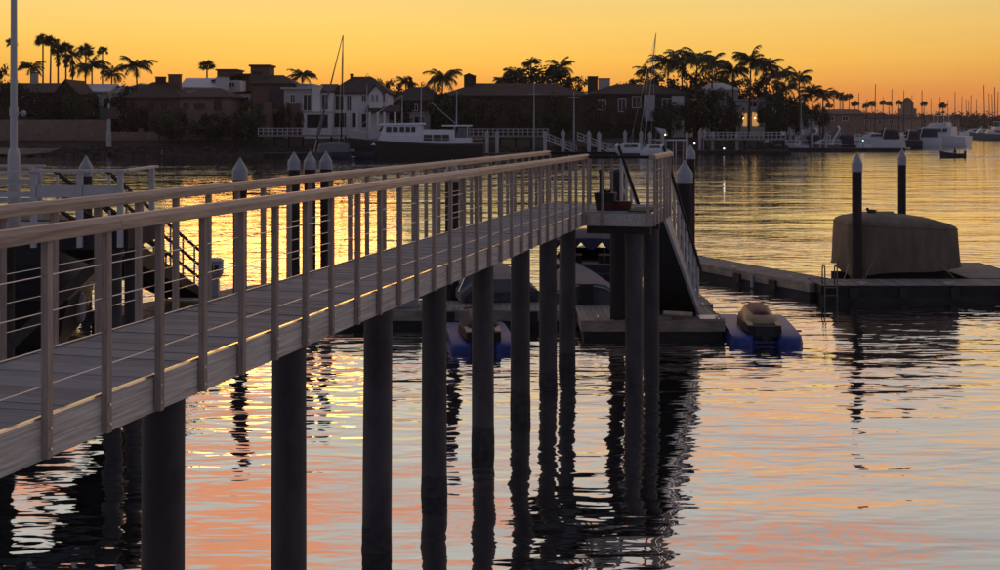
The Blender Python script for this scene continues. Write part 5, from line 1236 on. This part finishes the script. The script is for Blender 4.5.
fans = [fan_crown(101 + i) for i in range(4)]; skirts = [skirt_mesh(7 + i) for i in range(2)]; queens = [queen_crown(201 + i) for i in range(5)]
PN = [0]
def palm(px, py, r_px, Z, kind, label, lean=0.0, group=None, skirt=False, ground=GROUND):
    k = PN[0]; PN[0] += 1; rr = random.Random(500 + k)
    r = r_px * (1.12 if kind == 'fan' else 1.15) / F * Z; top = at(px, py, Z); e = empty('fan_palm' if kind == 'fan' else 'queen_palm', (top.x - lean, Z, ground), 0, label, 'palm tree', group)
    h = top.z - ground; base_r = .28 if kind == 'fan' else .24
    MB().tube([(0, 0, -.5), (lean * .25, 0, h * .35), (lean * .65, 0, h * .7), (lean, 0, h)], [base_r, base_r * .75, base_r * .6, base_r * .55], 7).build('trunk', 'bark', e, True)
    o = link('crown', (fans[k % 4] if kind == 'fan' else queens[k % 5]), e); o.location = (lean, 0, h); o.scale = (r, r, r * rr.uniform(.85, 1.05)); o.rotation_euler = (rr.uniform(-.1, .1), rr.uniform(-.1, .1), rr.uniform(0, 6))
    if skirt: o = link('dry_skirt', skirts[k % 2], e); o.location = (lean, 0, h - r * .2); o.scale = (r * 1.2, r * 1.2, r * 1.1)
    return e
for (px, py, r_, Z, kind, lab, lean, sk) in (
    (11, 43, 7, 300, 'fan', 'small far fan palm right behind the white light pole', 0, 0),
    (43, 41, 9, 262, 'fan', 'tallest fan palm with a bare thin trunk in the group of fans', 0, 0), (51, 42.5, 9.5, 258, 'fan', 'tall fan palm touching the tallest fan palm', .3, 0),
    (58, 50, 9, 250, 'fan', 'fan palm with thick dry skirt between the thin trunked and bushy palms', 0, 1), (66, 49, 10, 248, 'fan', 'bushy fan palm with long dry skirt in the fan group', 0, 1), (72.5, 56, 11, 240, 'queen', 'drooping palm hanging below the bushy fan palms', 0, 1),
    (86, 51.5, 10, 262, 'fan', 'round fan palm standing a little apart from the fan group', .3, 0), (102.5, 51, 6.5, 300, 'fan', 'small round fan palm on a long thin trunk', 0, 0),
    (31, 68, 12, 240, 'queen', 'low drooping palm between the light pole and the fan group', 0, 0), (92, 67, 15, 232, 'queen', 'wide drooping palm over the pale flat roof', 0, 0), (112, 74, 12, 238, 'queen', 'low drooping palm over the stepped pale roofs', .4, 0),
    (136, 67, 17, 228, 'queen', 'wide spreading palm with open fronds beside the bungalow roof', -.6, 0), (207, 66, 9, 245, 'fan', 'lone round fan palm above the white villa', 0, 0),
    (302, 76, 13, 232, 'queen', 'open palm between the tower house and modern house', -.5, 0), (360, 84, 9, 240, 'queen', 'small palm showing over the dark hipped roof', 0, 0), (406, 83, 10, 238, 'queen', 'small palm beside the narrow cypress', 0, 0),
    (443, 80, 17, 228, 'queen', 'wide open palm left of the chimney tower', .5, 0), (503, 82, 10, 236, 'queen', 'low palm at the edge of the big rounded tree', 0, 0), (515, 74, 11, 238, 'queen', 'palm leaning into the big rounded tree', 0, 0),
    (531, 63, 9, 240, 'queen', 'palm crown topping the big rounded tree', 0, 0), (560, 69, 13, 236, 'queen', 'drooping palm on the far shoulder of the big rounded tree', 0, 0),
    (648, 72, 13, 236, 'queen', 'drooping palm behind the leaning mast', 0, 0), (668, 64, 18, 228, 'queen', 'large drooping palm next to the leaning mast', 0, 0), (682, 62, 17, 232, 'queen', 'large drooping palm in the densest palm cluster', 0, 0),
    (697, 60, 19, 226, 'queen', 'largest drooping palm of the dense cluster', 0, 0), (712, 66, 16, 234, 'queen', 'drooping palm at the edge of the dense cluster', 0, 0), (733, 72, 16, 228, 'queen', 'drooping palm over the grey upper roof', 0, 0),
    (751, 62, 17, 226, 'queen', 'tall open palm above the lamplit entrance', .4, 0), (766, 67, 15, 230, 'queen', 'drooping palm behind the lamplit entrance palm', 0, 0), (778, 76, 15, 236, 'queen', 'lower drooping palm past the lamplit entrance', 0, 0),
    (799, 79, 13, 240, 'queen', 'outermost queen palm by the thin pale pole', 0, 0), (812, 94, 14, 244, 'queen', 'low drooping palm over the low pale building', 0, 0), (823, 96, 11, 250, 'queen', 'low drooping palm beside the rounded waterfront tree', 0, 0),
    (786, 88, 12, 252, 'queen', 'dim palm between the lamplit and outermost palms', 0, 0)):
    palm(px, py, r_, Z, kind, lab, lean, skirt=bool(sk))
for (px, py, r_) in ((834, 93, 5), (840, 96, 6), (843, 98, 5), (849, 97, 5), (855, 104, 5), (872, 104, 5), (883, 103, 4), (899, 103, 4), (889, 104, 4), (924, 104, 4), (943, 106, 5), (866, 106, 4), (829, 106, 5)):
    palm(px, py, r_, 480 + (px * 7) % 120, 'fan', 'tiny distant fan palm standing out over the far shoreline trees', group='tiny fan palms over the far trees', ground=2.0)

# ---------------------------------------------------------------- evening haze over the harbour
hz = MB().box(-2520, 2520, -70, 5020, -1.4, 30).build('haze', 'water'); hz.data.materials.clear()
hm = bpy.data.materials.new('haze_air'); hm.use_nodes = True; ht = hm.node_tree; ht.nodes.clear()
ho = ht.nodes.new('ShaderNodeOutputMaterial'); hv = ht.nodes.new('ShaderNodeVolumePrincipled')
hv.inputs['Color'].default_value = (.92, .82, .80, 1); hv.inputs['Density'].default_value = .00013; hv.inputs['Anisotropy'].default_value = .35
ht.links.new(hv.outputs[0], ho.inputs['Volume']); hz.data.materials.append(hm); hz['kind'] = 'stuff'; hz['label'] = 'thin warm evening haze over the harbour'
